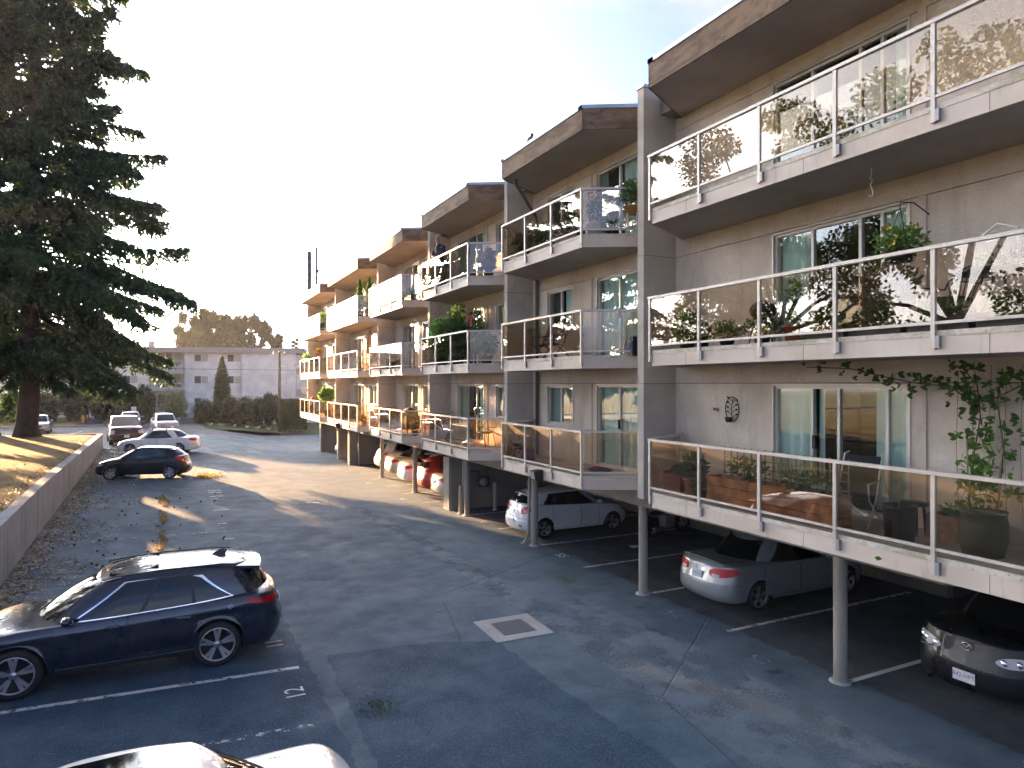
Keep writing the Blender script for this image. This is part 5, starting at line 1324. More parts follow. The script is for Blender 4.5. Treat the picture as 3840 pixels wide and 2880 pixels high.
def potted(name, label, loc, pot, fol, flowers=None, cat='plant', group=None, rz=0):
    o = thing(name, label, cat, loc, rz, group); h = 0
    if pot:
        if pot[0] == 'round':
            _, r, h, m = pot
            MB().lathe([(0, 0), (r*.74, 0), (r*.97, h*.86), (r*1.06, h*.87), (r*1.06, h), (r*.93, h), (r*.92, h*.9), (0, h*.9)], 18).build('pot', m, o)
        else:
            _, lx, ly, h, m = pot; e = .02
            nb = 3
            for k in range(nb):
                z0, z1 = h*k/nb+.002, h*(k+1)/nb-.004
                for a, b_ in (((-lx, -ly), (lx, -ly+e)), ((-lx, ly-e), (lx, ly)), ((-lx, -ly+e+.001), (-lx+e, ly-e-.001)), ((lx-e, -ly+e+.001), (lx, ly-e-.001))):
                    MB().box((a[0], a[1], z0), (b_[0], b_[1], z1)).build('plank', m, o)
            MB().box((-lx+e, -ly+e, .01), (lx-e, ly-e, h*.88)).build('soil', m_soil, o)
    if fol:
        for (c, r, n, leaf, m) in fol: foliage(o, (c[0], c[1], c[2]+h), r, n, leaf, m)
    if flowers:
        n, m, r, (rx, ry, z0, z1) = flowers
        me = flower_mesh(m, r)
        for i in range(n):
            a = random.random()*6.283; q = math.sqrt(random.random())
            f = mo('flower', me, o, (rx*q*math.cos(a), ry*q*math.sin(a), h+random.uniform(z0, z1)), (random.uniform(-1.2, 1.2)-.4, random.uniform(-1.4, .2), 0))
    return o
random.seed(21)
Z1, Z2, Z3 = DECK
# ---- nearest unit, first floor
tp = thing('trellis_planter', 'long brown wooden planter with a square lattice trellis on the lowest near balcony', 'planter', (8.30, 7.65, Z1))
for k in range(3):
    z0 = .02+k*.15
    MB().box((-.17, -1.25, z0), (-.15, 1.25, z0+.143)).build('plank', m_wood, tp); MB().box((.15, -1.25, z0), (.17, 1.25, z0+.143)).build('plank', m_wood, tp)
    for s in (-1, 1): MB().box((-.149, s*1.25-.02, z0), (.149, s*1.25, z0+.143)).build('plank', m_wood, tp)
MB().box((-.15, -1.22, .02), (.15, 1.22, .40)).build('soil', m_soil, tp)
for i in range(17): MB().box((.172, -1.2+i*.15-.009, .45), (.186, -1.2+i*.15+.009, .95)).build('slat', m_lat, tp)
for i in range(4): MB().box((.187, -1.22, .50+i*.13-.009), (.20, 1.22, .50+i*.13+.009)).build('slat', m_lat, tp)
foliage(tp, (0, -.6, .58), (.16, .55, .22), 260, .09, m_pl); foliage(tp, (0, .5, .60), (.16, .5, .26), 260, .09, m_pl)
potted('planter_box', 'square rusty brown planter with low greens in the far corner of the lowest near balcony', (8.62, 10.15, Z1), ('box', .22, .24, .36, m_maroon), [((0, 0, .05), (.22, .22, .10), 160, .10, m_pl2)], cat='planter')
potted('potted_plant', 'terracotta pot with a spiky dark plant beside the rusty planter', (8.42, 9.55, Z1), ('round', .19, .32, m_terra), [((0, 0, .2), (.24, .24, .28), 260, .16, m_pl)])
potted('potted_plant', 'small dark potted plant left of the trellis planter', (8.2, 9.15, Z1), ('round', .12, .16, m_pot_k), [((0, 0, .12), (.16, .16, .18), 160, .09, m_pl)])
bk = thing('bucket', 'large black bucket on the lowest near balcony', 'bucket', (8.35, 5.62, Z1))
MB().lathe([(0, 0), (.17, 0), (.195, .42), (.205, .42), (.205, .46), (.19, .46), (.185, .40), (0, .38)], 22).build('body', m_pot_k, bk); MB().tube([(.0, .0, .3), (.03, .02, .72)], .007, 5).tube([(-.05, .02, .3), (-.16, .1, .78)], .005, 5).build('canes', m_lat, bk)
stl = thing('stool', 'small dark stool behind the black bucket', 'stool', (8.85, 5.75, Z1))
MB().lathe([(0, .40), (.17, .40), (.17, .44), (0, .44)], 18).build('seat', m_pot_k, stl)
for a in range(4): MB().bar((.14*math.cos(a*1.57+.8), .14*math.sin(a*1.57+.8), 0), (.11*math.cos(a*1.57+.8), .11*math.sin(a*1.57+.8), .40), .03, .03).build('leg', m_pot_k, stl)
def lawn_chair(loc, rz, label, fab, tube_m, group=None):
    o = thing('patio_chair', label, 'chair', loc, rz, group)
    for s in (-1, 1):
        MB().tube([(.28, s*.27, 0), (-.05, s*.27, .42), (-.28, s*.26, .98), (-.30, s*.2, 1.02)], .013, 6).build('frame_side', tube_m, o)
        MB().tube([(-.30, s*.27, 0), (.22, s*.27, .40), (.24, s*.27, .62), (-.16, s*.27, .64)], .013, 6).build('armrest', tube_m, o)
    MB().add([(.24, -.26, .42), (.24, .26, .42), (-.04, .26, .38), (-.04, -.26, .38)], [(0, 1, 2, 3), (3, 2, 1, 0)]).build('seat', fab, o)
    MB().add([(-.05, -.26, .42), (-.05, .26, .42), (-.27, .25, .97), (-.27, -.25, .97)], [(0, 1, 2, 3), (3, 2, 1, 0)]).build('backrest', fab, o)
    return o
lawn_chair((8.75, 6.55, Z1), R(195), 'folding tube chair with dark fabric behind the lowest near railing', m_plastic, m_alu)
tb = thing('side_table', 'small glass topped side table beside the folding chair', 'table', (8.55, 6.95, Z1))
MB().lathe([(0, .5), (.26, .5), (.26, .515), (0, .515)], 20).build('table_top', m_clear, tb)
for a in range(3): MB().tube([(.22*math.cos(a*2.1), .22*math.sin(a*2.1), 0), (.2*math.cos(a*2.1), .2*math.sin(a*2.1), .5)], .012, 6).build('leg', m_alu, tb)
potted('planter_box', 'weathered brown wooden planter against the wall under the climbing vine', (9.10, 5.25, Z1), ('box', .22, .36, .32, m_wood2), [((0, 0, .06), (.18, .3, .12), 160, .08, m_pl2)], cat='planter')
br = thing('barrel_planter', 'dark green barrel pot with bamboo stakes at the right of the lowest balcony', 'planter', (8.55, 4.72, Z1))
MB().lathe([(0, 0), (.21, 0), (.25, .18), (.25, .38), (.23, .48), (.245, .49), (.245, .52), (.22, .52), (.21, .46), (0, .44)], 24).build('pot', m_pot_g, br)
for x, y in ((-.1, .1), (.06, -.12)): MB().tube([(x, y, .4), (x*1.2+.02, y*1.3, 1.35)], .009, 6).build('stake', m_lat, br)
foliage(br, (.05, .1, .85), (.16, .26, .38), 170, .10, m_pl2)
# climbing vine with separate leaves
vn = thing('climbing_vine', 'climbing vine on strings up the wall of the lowest near balcony and along its ceiling', 'vine', (9.30, 5.0, Z1))
lm = {}
for nm_, m in (('a', m_pl), ('b', m_pl2)):
    P = [(0, 0, 0), (.035, .045, .012), (.055, .02, .02), (.04, -.03, .02), (0, -.075, 0), (-.04, -.03, .02), (-.055, .02, .02), (-.035, .045, .012)]
    lm[nm_] = raw_mesh('leaf', P, [(0, 7, 6, 5, 4), (0, 4, 3, 2, 1)], m)
for y in (.42, .22, .02, -.16, -.34): MB().tube([(-.03, y, .3), (-.05, y+.02, 1.2), (-.03, y, 2.25)], .004, 4).build('string', m_wood2, vn)
paths = [[(-.10, .25, .5), (-.08, .2, 1.1), (-.12, .1, 1.6), (-.1, .15, 2.0), (-.2, .3, 2.25)], [(-.1, -.1, .5), (-.08, -.15, 1.2), (-.12, -.1, 1.8), (-.2, -.2, 2.2)], [(-.1, .1, 1.7), (-.1, .5, 1.98), (-.08, .95, 2.02), (-.1, 1.35, 2.1), (-.2, 1.9, 2.24), (-.3, 2.6, 2.28)], [(-.1, .0, 1.8), (-.15, -.4, 2.0), (-.2, -.8, 2.15), (-.3, -1.1, 2.2)]]
for i, p in enumerate(paths):
    MB().tube(p, .008, 5).build('stem', m_twig, vn)
    nl = (105, 85, 60, 45)[i]
    P = np.array(p); s_ = np.linspace(0, 1, len(P))
    for k in range(nl):
        t_ = random.random(); c = [np.interp(t_, s_, P[:, j]) for j in range(3)]; sp = (.14, .14, .05, .12)[i]
        l_ = mo('leaf', lm['b' if c[2] < 1.35 and random.random() < .7 else 'a'], vn, (c[0]+random.uniform(-.08, .03), c[1]+random.gauss(0, sp), c[2]+random.gauss(0, .06)), (random.uniform(-.6, 1.2), random.uniform(-2.2, -.7), random.uniform(0, 6.28)))
        q = random.uniform(.55, 1.15); l_.scale = (q, q, q)
# wall ornament
wo_ = thing('wall_ornament', 'round black metal wall ornament with leaf tracery and a tiny pot', 'ornament', (9.385, 9.6, 4.32))
MB().tube([(0, .17*math.cos(a), .23*math.sin(a)) for a in np.linspace(0, 6.283, 24)[:-1]], .008, 6, closed=True).build('ring', m_black, wo_)
b = MB().tube([(0, 0, -.22), (0, .02, 0), (0, -.03, .22)], .006, 5)
for k in range(8):
    z = -.16+k*.045; b.tube([(0, .0, z), (0, (.1 if k % 2 else -.1), z+.06)], .005, 5).sphere((0, (.11 if k % 2 else -.11), z+.065), (.008, .03, .018), 8, 5)
b.build('tracery', m_black, wo_); MB().lathe([(0, -.02), (.05, -.02), (.075, .07), (.065, .07), (0, .05)], 12).build('pot', m_black, wo_, (-.06, .03, -.22))
bf = thing('wall_ornament', 'tiny rust coloured butterfly ornament on the wall left of the round one', 'ornament', (9.388, 10.02, 4.30))
MB().add([(0, 0, 0), (-.02, .06, .05), (-.02, .06, -.03), (-.02, -.06, .05), (-.02, -.06, -.03)], [(0, 1, 2), (2, 1, 0), (0, 3, 4), (4, 3, 0)]).tube([(0, 0, -.04), (0, 0, .04)], .006, 5).build('wings', m_terra, bf)
# ---- nearest unit, second floor
hb_ = potted('hanging_basket', 'hanging basket overflowing with yellow flowers on the second floor near balcony', (8.75, 5.88, Z2+1.02), ('round', .17, .18, m_pot_k), [((0, 0, .12), (.36, .36, .24), 620, .075, m_pl2), ((0, .1, -.05), (.3, .3, .2), 260, .07, m_pl)], (17, m_fl_y, .042, (.36, .38, -.05, .34)), 'plant')
for a in range(3): MB().tube([(.16*math.cos(a*2.1), .16*math.sin(a*2.1), .18), (0, 0, .75)], .004, 4).build('chain', m_black, hb_)
MB().tube([(0, 0, .75), (.02, 0, .82), (.3, 0, .84), (.63, 0, .72)], .008, 5).build('hook_arm', m_black, hb_)
for i, (y, lab) in enumerate(((6.55, 'left'), (5.75, 'second'), (4.95, 'third'), (4.15, 'right'))):
    potted('trough_planter', 'dark trough of greenery on the second floor near deck edge, %s of four' % lab, (8.13, y, Z2), ('box', .10, .36, .19, m_pot_k), [((0, 0, .07), (.14, .36, .16), 300, .085, m_pl if i % 2 else m_pl2)], None if i < 3 else (6, m_fl_r, .03, (.1, .3, .1, .2)), 'planter', 'troughs along the second floor deck edge')
wbx = potted('window_box', 'dark square pot with trailing russet foliage on a stand behind the second floor rail', (8.30, 5.72, Z2+.38), ('box', .14, .26, .26, m_pot_k), [((0, 0, .08), (.26, .42, .22), 520, .085, m_pl3), ((0, .3, -.12), (.18, .2, .2), 160, .08, m_pl3)], None, 'planter')
for sx_, sy_ in ((-.1, -.2), (.1, -.2), (-.1, .2), (.1, .2)): MB().tube([(sx_, sy_, -.38), (sx_, sy_, 0)], .01, 5).build('stand_leg', m_black, wbx)
def wire_chair(loc, rz, label, m=None):
    m = m or m_maroon; o = thing('wire_chair', label, 'chair', loc, rz)
    MB().lathe([(0, .43), (.23, .43), (.24, .45), (.22, .475), (0, .475)], 20).build('seat', m_tan if m is m_maroon else m, o)
    rim = [(-.20-.06*math.cos(a)*0-.10*math.sin(a), .30*math.cos(a), .62+.26*math.sin(a)) for a in np.linspace(0, math.pi, 15)]
    MB().tube(rim, .011, 6).build('back_rim', m, o)
    for k in range(9):
        a = math.pi*(k+1)/10; MB().tube([(-.20-.10*math.sin(a), .30*math.cos(a), .62+.26*math.sin(a)), (-.19, .17*math.cos(a), .45)], .006, 5).build('rod', m, o)
    for s in (-1, 1):
        MB().tube([(-.20, s*.30, .62), (.12, s*.30, .64), (.2, s*.26, .45), (.22, s*.26, 0)], .011, 6).build('leg', m, o); MB().tube([(-.16, s*.2, .45), (-.24, s*.24, 0)], .011, 6).build('leg', m, o)
    return o
wire_chair((8.75, 5.25, Z2), R(160), 'wrought iron chair with a fan of rods on the second floor near balcony', m_pot_k)
wire_chair((9.0, 20.0, Z1), R(200), 'wire fan back chair on the lowest balcony of the third unit', m_maroon)
rt_ = thing('round_table', 'round black table on the second floor near balcony', 'table', (8.72, 4.62, Z2))
MB().lathe([(0, .70), (.42, .70), (.43, .72), (.42, .74), (0, .74)], 28).build('table_top', m_pot_k, rt_)
for a in range(3): MB().tube([(.06*math.cos(a*2.1), .06*math.sin(a*2.1), .7), (.12*math.cos(a*2.1), .12*math.sin(a*2.1), .4), (.30*math.cos(a*2.1), .30*math.sin(a*2.1), .0)], .014, 6).build('leg', m_pot_k, rt_)
sh_ = thing('plant_stand', 'white tubular plant stand with white flowers on the round table', 'stand', (8.62, 4.55, Z2+.74))
MB().tube([(-.1, -.22, 0), (-.1, -.22, .42), (-.1, .0, .50), (-.1, .24, .34), (-.1, .24, 0)], .014, 6).build('frame', m_white, sh_); MB().tube([(.1, -.22, 0), (.1, -.22, .42), (.1, .24, .34)], .014, 6).build('frame', m_white, sh_)
foliage(sh_, (0, 0, .12), (.22, .3, .14), 160, .07, m_pl)
for i in range(26): mo('flower', flower_mesh(m_fl_w, .03), sh_, (random.uniform(-.22, .1), random.uniform(-.35, .3), random.uniform(-.05, .24)), (random.uniform(-1, 1), random.uniform(-1.6, 0), 0))
potted('potted_plant', 'dusty terracotta pot with a climbing plant near the left of the second floor near balcony', (8.2, 7.15, Z2), ('round', .15, .26, m_terra), [((0, 0, .35), (.12, .14, .4), 230, .08, m_pl2)], (5, m_fl_w, .03, (.1, .1, .2, .7)))
potted('potted_plant', 'feathery green potted plant in the far corner of the second floor near balcony', (8.45, 9.75, Z2), ('round', .16, .18, m_pot_k), [((0, 0, .26), (.26, .28, .32), 520, .11, m_pl2)])
for i, (x, y, q, lab) in enumerate(((8.2, 9.1, .22, 'low dark plant second from the far corner, second floor near balcony'), (8.2, 8.5, .25, 'white flecked low plant in the middle of the second floor near balcony'), (8.25, 7.8, .34, 'bushy plant left of the dusty terracotta pot'))):
    potted('potted_plant', lab, (x, y, Z2), ('round', .13, .15, m_pot_k), [((0, 0, .12), (q, q, .2), 300, .08, m_pl if i != 1 else m_pl2)], (14, m_fl_w, .025, (q, q, .05, .3)) if i == 1 else None)
dg = thing('barbecue', 'small black kettle barbecue on the second floor near balcony', 'barbecue', (8.85, 8.35, Z2))
MB().sphere((0, 0, .62), (.22, .22, .16), 16, 9).build('bowl', m_black, dg)
for a in range(3): MB().tube([(.12*math.cos(a*2.1), .12*math.sin(a*2.1), .55), (.24*math.cos(a*2.1), .24*math.sin(a*2.1), 0)], .012, 5).build('leg', m_black, dg)
# hook under the third floor slab
hk = tag(MB().tube([(0, 0, .38), (.0, .01, .27), (.01, .035, .22), (0, -.01, .20), (0, .02, .14), (0, -.02, .03), (0, .0, -.02), (0, .03, -.02), (0, .045, .01)], .008, 6).build('ceiling_hook', m_white, None, (8.55, 6.15, Z3-.262-.38)), 'white plant hook hanging from the underside of the third floor near balcony', 'hook')
# ---- second unit
random.seed(31)
for i, (y, lab) in enumerate(((15.9, 'leftmost'), (14.7, 'middle'), (13.5, 'rightmost'))):
    potted('flower_trough', 'trough of geraniums behind the second unit top rail, %s of three' % lab, (8.2, y, Z3), ('box', .12, .5, .22, m_pot_k), [((0, 0, .22), (.2, .55, .30), 620, .085, m_pl3 if i == 0 else m_pl)], (13, m_fl_r if i != 1 else m_fl_p, .045, (.2, .5, .25, .55)), 'planter', 'geranium troughs of the second unit')
potted('potted_plant', 'tall red geranium at the front corner of the second unit, third floor', (8.25, 12.55, Z3), ('round', .16, .3, m_white), [((0, 0, .3), (.18, .18, .38), 300, .08, m_pl)], (9, m_fl_r, .05, (.15, .15, .55, .75)))
tpry = potted('ball_topiary', 'big round ball plant on a stand at the top of the second unit', (8.85, 11.95, Z3+.42), ('round', .20, .16, m_gold), [((0, 0, .30), (.30, .30, .30), 900, .07, m_pl)], (4, m_fl_r, .05, (.2, .2, .5, .62)))
for a in range(4): MB().tube([(.14*math.cos(a*1.57), .14*math.sin(a*1.57), -.42), (.14*math.cos(a*1.57), .14*math.sin(a*1.57), 0)], .014, 5).build('stand_leg', m_white, tpry)
potted('potted_plant', 'dense low greenery at the third floor deck of the second unit', (8.6, 12.35, Z3), ('round', .15, .16, m_pot_k), [((0, 0, .1), (.32, .3, .2), 360, .09, m_pl)])
bx_ = thing('storage_box', 'dark box with a blue print at the near end of the second unit second floor', 'box', (9.0, 12.05, Z2))
MB().box((-.2, -.16, 0), (.2, .16, .40)).build('body', m_pot_k, bx_); MB().box((-.21, -.17, .4), (.21, .17, .43)).build('lid', m_blue, bx_); MB().box((-.204, -.12, .1), (-.2005, .12, .3)).build('print', m_blue, bx_)
for y, lab in ((15.6, 'dark red low chair on the second floor of the second unit, farther one'), (15.0, 'dark red low chair on the second floor of the second unit, nearer one')): lawn_chair((8.75, y, Z2), R(180), lab, m_maroon, m_maroon, 'dark red chairs of the second unit')
mt = thing('folded_bag', 'red and black bag lying on the lowest deck of the second unit', 'bag', (8.75, 13.05, Z1), R(20))
MB().sphere((0, 0, .05), (.20, .32, .055), 14, 7, 0, .06).build('body', m_black, mt); MB().sphere((.05, .1, .075), (.14, .17, .045), 12, 6, 0, .08).build('flap', m_red, mt)
pc = thing('plastic_crate', 'purple plastic crate on the lowest balcony of the second unit', 'crate', (8.35, 16.0, Z1))
for a, b_ in (((-.17, -.22, 0), (.17, .22, .02)), ((-.17, -.22, .021), (-.15, .22, .3)), ((.15, -.22, .021), (.17, .22, .3)), ((-.149, -.22, .021), (.149, -.2, .3)), ((-.149, .2, .021), (.149, .22, .3))): MB().box(a, b_).build('side', m_purple, pc)
potted('potted_plant', 'brown wicker pot on the lowest balcony of the second unit', (8.4, 16.5, Z1), ('round', .16, .34, m_wood2), [((0, 0, .05), (.12, .12, .1), 60, .07, m_pl3)])
# ---- third unit
lawn_chair((8.85, 19.6, Z3), R(190), 'blue folding chair on the third floor of the third unit', m_blue, m_alu)
potted('potted_plant', 'grassy plant beside the blue folding chair', (8.7, 19.05, Z3), ('round', .15, .2, m_pot_k), [((0, 0, .35), (.2, .25, .4), 260, .22, m_gold if False else m_pl3)])
for i, (x, y, r_, h_, lab) in enumerate(((8.55, 22.7, .5, .75, 'big feathery green shrub on the second floor of the third unit, left one'), (8.75, 21.7, .5, .95, 'tall feathery green shrub on the second floor of the third unit, right one'))):
    potted('potted_shrub', lab, (x, y, Z2), ('round', .22, .35, m_pot_k), [((0, 0, h_*.9), (r_, r_, h_), 1500, .14, m_pl2 if i == 0 else m_pl)], cat='shrub')
potted('potted_shrub', 'leafy shrub behind the near glass of the third unit second floor', (8.55, 18.9, Z2), ('round', .2, .25, m_pot_k), [((0, 0, .35), (.38, .42, .42), 700, .12, m_pl)], cat='shrub')
sf = thing('trellis_stand', 'tall cream lattice stand on the second floor of the third unit', 'stand', (9.05, 20.7, Z2))
for y in (-.35, 0, .35): MB().box((-.015, y-.015, 0), (.015, y+.015, 1.9)).build('slat', m_white, sf)
for k in range(7): MB().box((.016, -.37, .2+k*.27), (.03, .37, .22+k*.27)).build('slat', m_white, sf)
foliage(sf, (-.1, -.1, 1.1), (.2, .5, .8), 500, .12, m_pl)
fg = thing('flag', 'small red and white maple leaf flag on the second floor rail of the third unit', 'flag', (7.93, 18.95, DECK[1]+1.0))
MB().tube([(0, 0, -.3), (0, .02, .55)], .008, 6).build('pole', m_lat, fg)
for k, m in enumerate((m_fl_r, m_fl_w, m_fl_r)):
    y0, y1 = -.02-k*.1, -.12-k*.1
    MB().add([(0, y0, .52-k*.06), (.02*((k+1) % 2), y1, .46-k*.06), (.02*((k+1) % 2), y1, .20-k*.06), (0, y0, .26-k*.06)], [(0, 1, 2, 3), (3, 2, 1, 0)]).build('stripe', m, fg)
lf = [(0, .075), (.018, .035), (.045, .05), (.035, .01), (.06, 0), (.02, -.03), (.004, -.03), (.004, -.07), (-.004, -.07), (-.004, -.03), (-.02, -.03), (-.06, 0), (-.035, .01), (-.045, .05), (-.018, .035)]
MB().add([(-.008, -.17+a*.8, .31+b_*.9) for a, b_ in lf], [tuple(range(15)), tuple(range(14, -1, -1))]).build('maple_leaf', m_fl_r, fg)
# ---- fourth to sixth units
bq = thing('barbecue', 'covered dark barbecue on the lowest balcony of the fourth unit', 'barbecue', (8.5, 26.2, Z1))
MB().sphere((0, 0, .78), (.32, .48, .30), 16, 9).box((-.28, -.42, .25), (.28, .42, .75)).build('cover', m_purple if False else m_black, bq)
for sx_, sy_ in ((-.22, -.36), (.22, -.36), (-.22, .36), (.22, .36)): MB().box((sx_-.02, sy_-.02, 0), (sx_+.02, sy_+.02, .3)).build('leg', m_black, bq)
es_ = thing('wooden_easel', 'leaning wooden frame on the lowest balcony of the fourth unit', 'frame', (8.9, 25.6, Z1))
for a, b_ in (((-.1, -.4, 0), (.1, .3, 1.1)), ((-.1, .35, 0), (.1, -.2, 1.15)), ((-.05, -.2, .35), (-.05, .2, .35))): MB().bar(a, b_, .05, .03).build('bar', m_wood, es_)
potted('potted_plant', 'small gold leaved plant beside the covered barbecue', (8.4, 25.3, Z1), ('round', .12, .2, m_pot_k), [((0, 0, .2), (.2, .22, .25), 200, .12, m_pl3)])
for i, (y, lab) in enumerate(((26.6, 'blue grey plant trough on the third floor of the fourth unit, left'), (25.5, 'blue grey plant trough on the third floor of the fourth unit, right'))):
    potted('trough_planter', lab, (8.3, y, Z3), ('box', .12, .4, .2, m_pot_k), [((0, 0, .1), (.2, .45, .22), 320, .1, m_pl)], cat='planter', group='troughs of the fourth unit')
for i, (x, y, lab) in enumerate(((8.25, 33.3, 'cone shaped evergreen on the third floor of the fifth unit, left'), (8.45, 32.3, 'cone shaped evergreen on the third floor of the fifth unit, right'))):
    potted('cone_topiary', lab, (x, y, Z3), ('round', .22, .35, m_pot_k), [((0, 0, .25+.28*k), (.36-.075*k, .36-.075*k, .24), 260, .11, m_pl) for k in range(5)], group='cone evergreens of the fifth unit')
um = thing('patio_umbrella', 'folded tan patio umbrella on the second floor of the fifth unit', 'umbrella', (8.8, 33.6, Z2))
MB().tube([(0, 0, 0), (0, 0, 2.15)], .022, 8).build('pole', m_lat, um); MB().lathe([(.02, 2.1), (.10, 1.95), (.14, 1.5), (.17, .95), (.13, .9), (.05, .95)], 14).build('canopy', m_tan, um); MB().lathe([(0, 0), (.22, 0), (.22, .06), (.05, .1)], 16).build('base', m_pot_k, um)
for i, (x, y, rz, lab) in enumerate(((8.6, 32.9, 150, 'ochre cushioned chair on the second floor of the fifth unit, left'), (8.6, 32.2, 190, 'ochre cushioned chair on the second floor of the fifth unit, right'))): lawn_chair((x, y, Z2), R(rz), lab, m_gold, m_wood2, 'ochre chairs of the fifth unit')
for i, (y, lab) in enumerate(((33.2, 'cream patio chair on the lowest balcony of the fifth unit, left'), (32.5, 'cream patio chair on the lowest balcony of the fifth unit, right'))): lawn_chair((8.6, y, Z1), R(180), lab, m_curtain, m_white, 'cream chairs of the fifth unit')
potted('potted_plant', 'bushy plants under the cream chairs of the fifth unit', (8.2, 32.7, Z1), ('box', .12, .5, .22, m_wood2), [((0, 0, .12), (.2, .5, .25), 380, .1, m_pl3)])
potted('potted_palm', 'small palm on the lowest balcony of the sixth unit', (8.5, 42.3, Z1), ('round', .2, .4, m_terra), [((0, 0, .9), (.5, .5, .45), 260, .45, m_pl2)])
potted('flower_trough', 'trough of red flowers at the lowest far end rail of the sixth unit', (8.2, 45.8, Z1+.62), ('box', .12, .5, .2, m_pot_k), [((0, 0, .15), (.2, .5, .2), 300, .1, m_pl)], (9, m_fl_r, .07, (.15, .45, .25, .42)), 'planter')
potted('flower_trough', 'green rail planter on the second floor of the sixth unit', (7.95, 46.3, Z2+.85), ('box', .12, .9, .2, m_pot_k), [((0, 0, .15), (.25, .9, .25), 420, .12, m_pl2)], None, 'planter')
hp = potted('hanging_basket', 'orange hanging basket on the second floor of the sixth unit', (8.3, 44.0, Z2+1.2), ('round', .22, .2, m_terra), [((0, 0, .05), (.3, .3, .2), 220, .12, m_pl3)], (8, m_fl_y, .06, (.25, .25, 0, .25)))
MB().tube([(0, 0, .2), (0, 0, 1.15)], .008, 4).build('chain', m_black, hp)
ml = thing('wall_ornament', 'pale heart shaped ornament on the end wall of the sixth unit', 'ornament', (8.35, 49.44, 4.35))
MB().sphere((0, 0, 0), (.22, .04, .26), 12, 8).build('plaque', m_white, ml)
potted('potted_plant', 'green rail plant on the third floor of the sixth unit', (8.2, 42.4, Z3), ('round', .18, .5, m_pot_k), [((0, 0, .3), (.35, .5, .4), 300, .14, m_pl2)])
# ---- carport: bollards, meter, motorcycle, litter
for i, (x, y, lab) in enumerate(((9.55, 23.4, 'beige bollard nearest the driveway by the gas meter'), (11.0, 23.5, 'beige bollard in the middle in front of the gas meter'), (12.4, 23.5, 'beige bollard deepest in the carport by the gas meter'))):
    t_ = thing('bollard', lab, 'bollard', (x, y, 0), 0, 'bollards guarding the gas meter')
    MB().lathe([(.08, 0), (.08, .98), (.06, 1.04), (0, 1.05)], 14).build('post', m_col, t_); MB().lathe([(.13, 0), (.13, .02), (.08, .03)], 14).build('base', m_conc, t_)
gm = thing('gas_meter', 'dark gas meter with pipework on the carport cross wall', 'meter', (10.7, 24.0, .85))
MB().box((-.22, -.12, 0), (.22, .12, .42)).build('case', m_ant, gm); MB().lathe([(.0, -.02), (.16, -.02), (.16, .06), (0, .06)], 16, 0, axis='y').build('dial', m_alu_d, gm, (-.02, -.17, .2))
MB().tube([(.15, 0, .42), (.15, 0, .7), (.7, 0, .72), (.7, .1, 1.3)], .03, 7).tube([(-.15, 0, .42), (-.15, 0, .6), (-.6, .05, .6), (-.6, .05, -.85)], .03, 7).build('pipes', m_ant, gm)
mc = thing('motorcycle', 'dark motorcycle with chrome pipes parked deep in the carport beyond the white hatchback', 'motorcycle', (14.1, 17.25, 0), R(8))
for x in (-.68, .70):
    w_ = MB().lathe([(.22, .05), (.27, .06), (.305, .045), (.315, 0), (.305, -.045), (.27, -.06), (.22, -.05)], 24, 0, axis='y').build('wheel', m_tyre, mc, (x, 0, .315))
    MB().tube([(.22*math.cos(a), 0, .22*math.sin(a)) for a in np.linspace(0, 6.283, 20)[:-1]], .012, 6, closed=True).build('rim', m_chrome, w_)
MB().sphere((.12, 0, .80), (.30, .14, .13), 14, 9).build('tank', m_black, mc); MB().sphere((-.38, 0, .74), (.38, .15, .08), 14, 8).build('seat', m_pot_k, mc)
MB().box((-.2, -.14, .28), (.22, .14, .62)).build('engine', m_alu_d, mc); MB().tube([(.70, .09, .315), (.45, .08, .95)], .025, 8).tube([(.70, -.09, .315), (.45, -.08, .95)], .025, 8).build('fork', m_chrome, mc)
MB().tube([(.35, -.36, 1.05), (.42, -.1, .98), (.42, .1, .98), (.35, .36, 1.05)], .014, 6).build('handlebar', m_chrome, mc); MB().sphere((.58, 0, .86), (.09, .10, .10), 12, 8).build('headlamp', m_clear, mc)
MB().tube([(.15, -.18, .35), (-.2, -.2, .25), (-.85, -.22, .32)], [.025, .03, .045], 8).build('exhaust', m_chrome, mc)
tag(MB().add([(0, 0, .012), (.30, .05, .014), (.27, .25, .03), (-.02, .2, .05)], [(0, 1, 2, 3), (3, 2, 1, 0)]).build('paper_sheet', m_white, None, (12.0, 16.2, 0)), 'pale sheet of paper lying in the empty stall', 'paper')
tag(MB().add([(0, 0, 0), (.03, .02, .05), (.01, .05, .09), (-.03, .03, .05)], [(0, 1, 2, 3), (3, 2, 1, 0)]).build('stray_leaf', m_pl2, None, (VF-.012, 5.55, Z1-.17), (0, R(-80), 0)), 'single green leaf stuck on the fascia of the lowest near balcony', 'leaf')
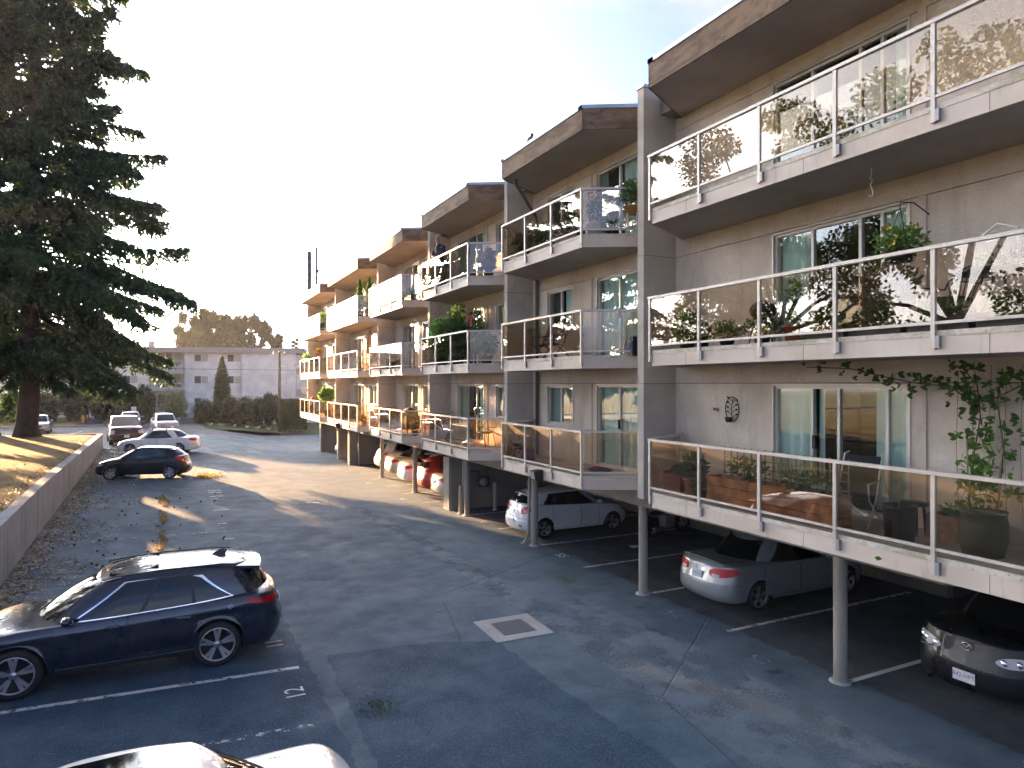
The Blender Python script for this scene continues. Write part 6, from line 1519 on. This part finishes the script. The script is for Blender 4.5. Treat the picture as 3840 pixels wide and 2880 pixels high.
# ---------------------------------------------------------------- person
m_skin = mat('skin', (.42, .24, .17), .6, 0, .05); m_swe = mat('navy sweater', (.018, .025, .06), .9, 0, .1); m_trs = mat('grey trousers', (.08, .08, .09), .9); m_hair = mat('grey hair', (.38, .36, .34), .9)
def skin(name, pts, edges, rads, m, parent, sub=2):
    me = bpy.data.meshes.new(name); me.from_pydata(pts, edges, []); me.materials.append(m)
    o = mo(name, me, parent)
    md = o.modifiers.new('skin', 'SKIN'); md.use_smooth_shade = True
    for i, r in enumerate(rads): me.skin_vertices[0].data[i].radius = r if isinstance(r, tuple) else (r, r)
    me.skin_vertices[0].data[0].use_root = True
    sb = o.modifiers.new('sub', 'SUBSURF'); sb.levels = sub; sb.render_levels = sub
    return o
per = thing('person', 'person in a dark navy sweater leaning with folded arms on the third floor rail', 'person', (8.28, 21.95, Z3), R(197))
# local +X faces outwards over the rail
P = [(0, 0, .95), (.03, 0, 1.12), (.10, 0, 1.32), (.15, 0, 1.47), (.18, 0, 1.56), (.21, 0, 1.66), (.23, 0, 1.77),
     (.13, .19, 1.42), (.22, .26, 1.18), (.33, .05, 1.055), (.34, -.08, 1.05),
     (.13, -.19, 1.42), (.22, -.26, 1.18), (.36, -.04, 1.07), (.37, .10, 1.06),
     (-.01, .10, .88), (.02, .11, .48), (-.02, .11, .08), (.14, .12, .03), (-.01, -.10, .88), (.0, -.11, .48), (-.04, -.11, .08), (.12, -.12, .03)]
E_ = [(0, 1), (1, 2), (2, 3), (3, 4), (4, 5), (5, 6), (2, 7), (7, 8), (8, 9), (9, 10), (2, 11), (11, 12), (12, 13), (13, 14), (0, 15), (15, 16), (16, 17), (17, 18), (0, 19), (19, 20), (20, 21), (21, 22)]
RD = [(.15, .12), (.15, .11), (.17, .11), .08, .058, (.082, .095), (.07, .085), .065, .05, .04, .03, .065, .05, .04, .03, .095, .065, .045, .04, .095, .065, .045, .04]
body = skin('body', P, E_, RD, m_skin, per)
b = MB().tube([(0, 0, .90), (.02, 0, 1.05), (.06, 0, 1.22), (.11, 0, 1.38), (.14, 0, 1.47), (.16, 0, 1.53)], [.165, .17, .185, .185, .13, .065], 16)
for s in (-1, 1): b.tube([(.10, s*.10, 1.42), (.13, s*.21, 1.40), (.22, s*.27, 1.18), (.33, s*.06, 1.065), (.35, s*-.05, 1.06)], [.09, .085, .068, .055, .045], 10)
b.build('sweater', m_swe, per)
skin('trousers', [P[0], P[15], P[16], P[17], P[19], P[20], P[21]], [(0, 1), (1, 2), (2, 3), (0, 4), (4, 5), (5, 6)], [(.17, .135), .11, .08, .06, .11, .08, .06], m_trs, per)
MB().sphere((.19, 0, 1.75), (.085, .088, .08), 14, 9).build('hair', m_hair, per)
b = MB().sphere((.285, 0, 1.675), (.02, .014, .025), 8, 6); b.sphere((.21, .088, 1.68), (.02, .012, .028), 8, 6).sphere((.21, -.088, 1.68), (.02, .012, .028), 8, 6); b.build('face', m_skin, per)
b = MB()
for s in (-1, 1):
    b.tube([(.285, s*.035+.024*math.cos(a), 1.705+.018*math.sin(a)) for a in np.linspace(0, 6.283, 12)[:-1]], .003, 4, closed=True).tube([(.28, s*.06, 1.705), (.2, s*.092, 1.70)], .003, 4)
b.tube([(.287, -.012, 1.708), (.287, .012, 1.708)], .003, 4).build('glasses', m_black, per)
b = MB()
for s in (-1, 1):
    for j in range(4): b.tube([(.34, s*(-.07-.0), 1.05), (.37+.006*j, s*(-.11), 1.075-.022*j), (.36, s*(-.15-.008*(j % 2)), 1.07-.022*j)], [.012, .010, .008], 6)
    b.tube([(.33, s*-.07, 1.06), (.33, s*-.11, 1.10)], [.012, .009], 6)
b.build('fingers', m_skin, per)
# ---------------------------------------------------------------- haze
HZ = .00030
hm_ = bpy.data.materials.new('haze'); hm_.use_nodes = True; ht = hm_.node_tree; ht.nodes.clear()
pv = ht.nodes.new('ShaderNodeVolumePrincipled'); pv.inputs['Color'].default_value = (.93, .95, 1, 1); pv.inputs['Density'].default_value = HZ; pv.inputs['Anisotropy'].default_value = .35
oo = ht.nodes.new('ShaderNodeOutputMaterial'); ht.links.new(pv.outputs[0], oo.inputs['Volume'])
hz_ = MB().box((-430, -270, -1.7), (430, 710, 38.6)).build('haze', hm_); tag(hz_, kind='stuff')
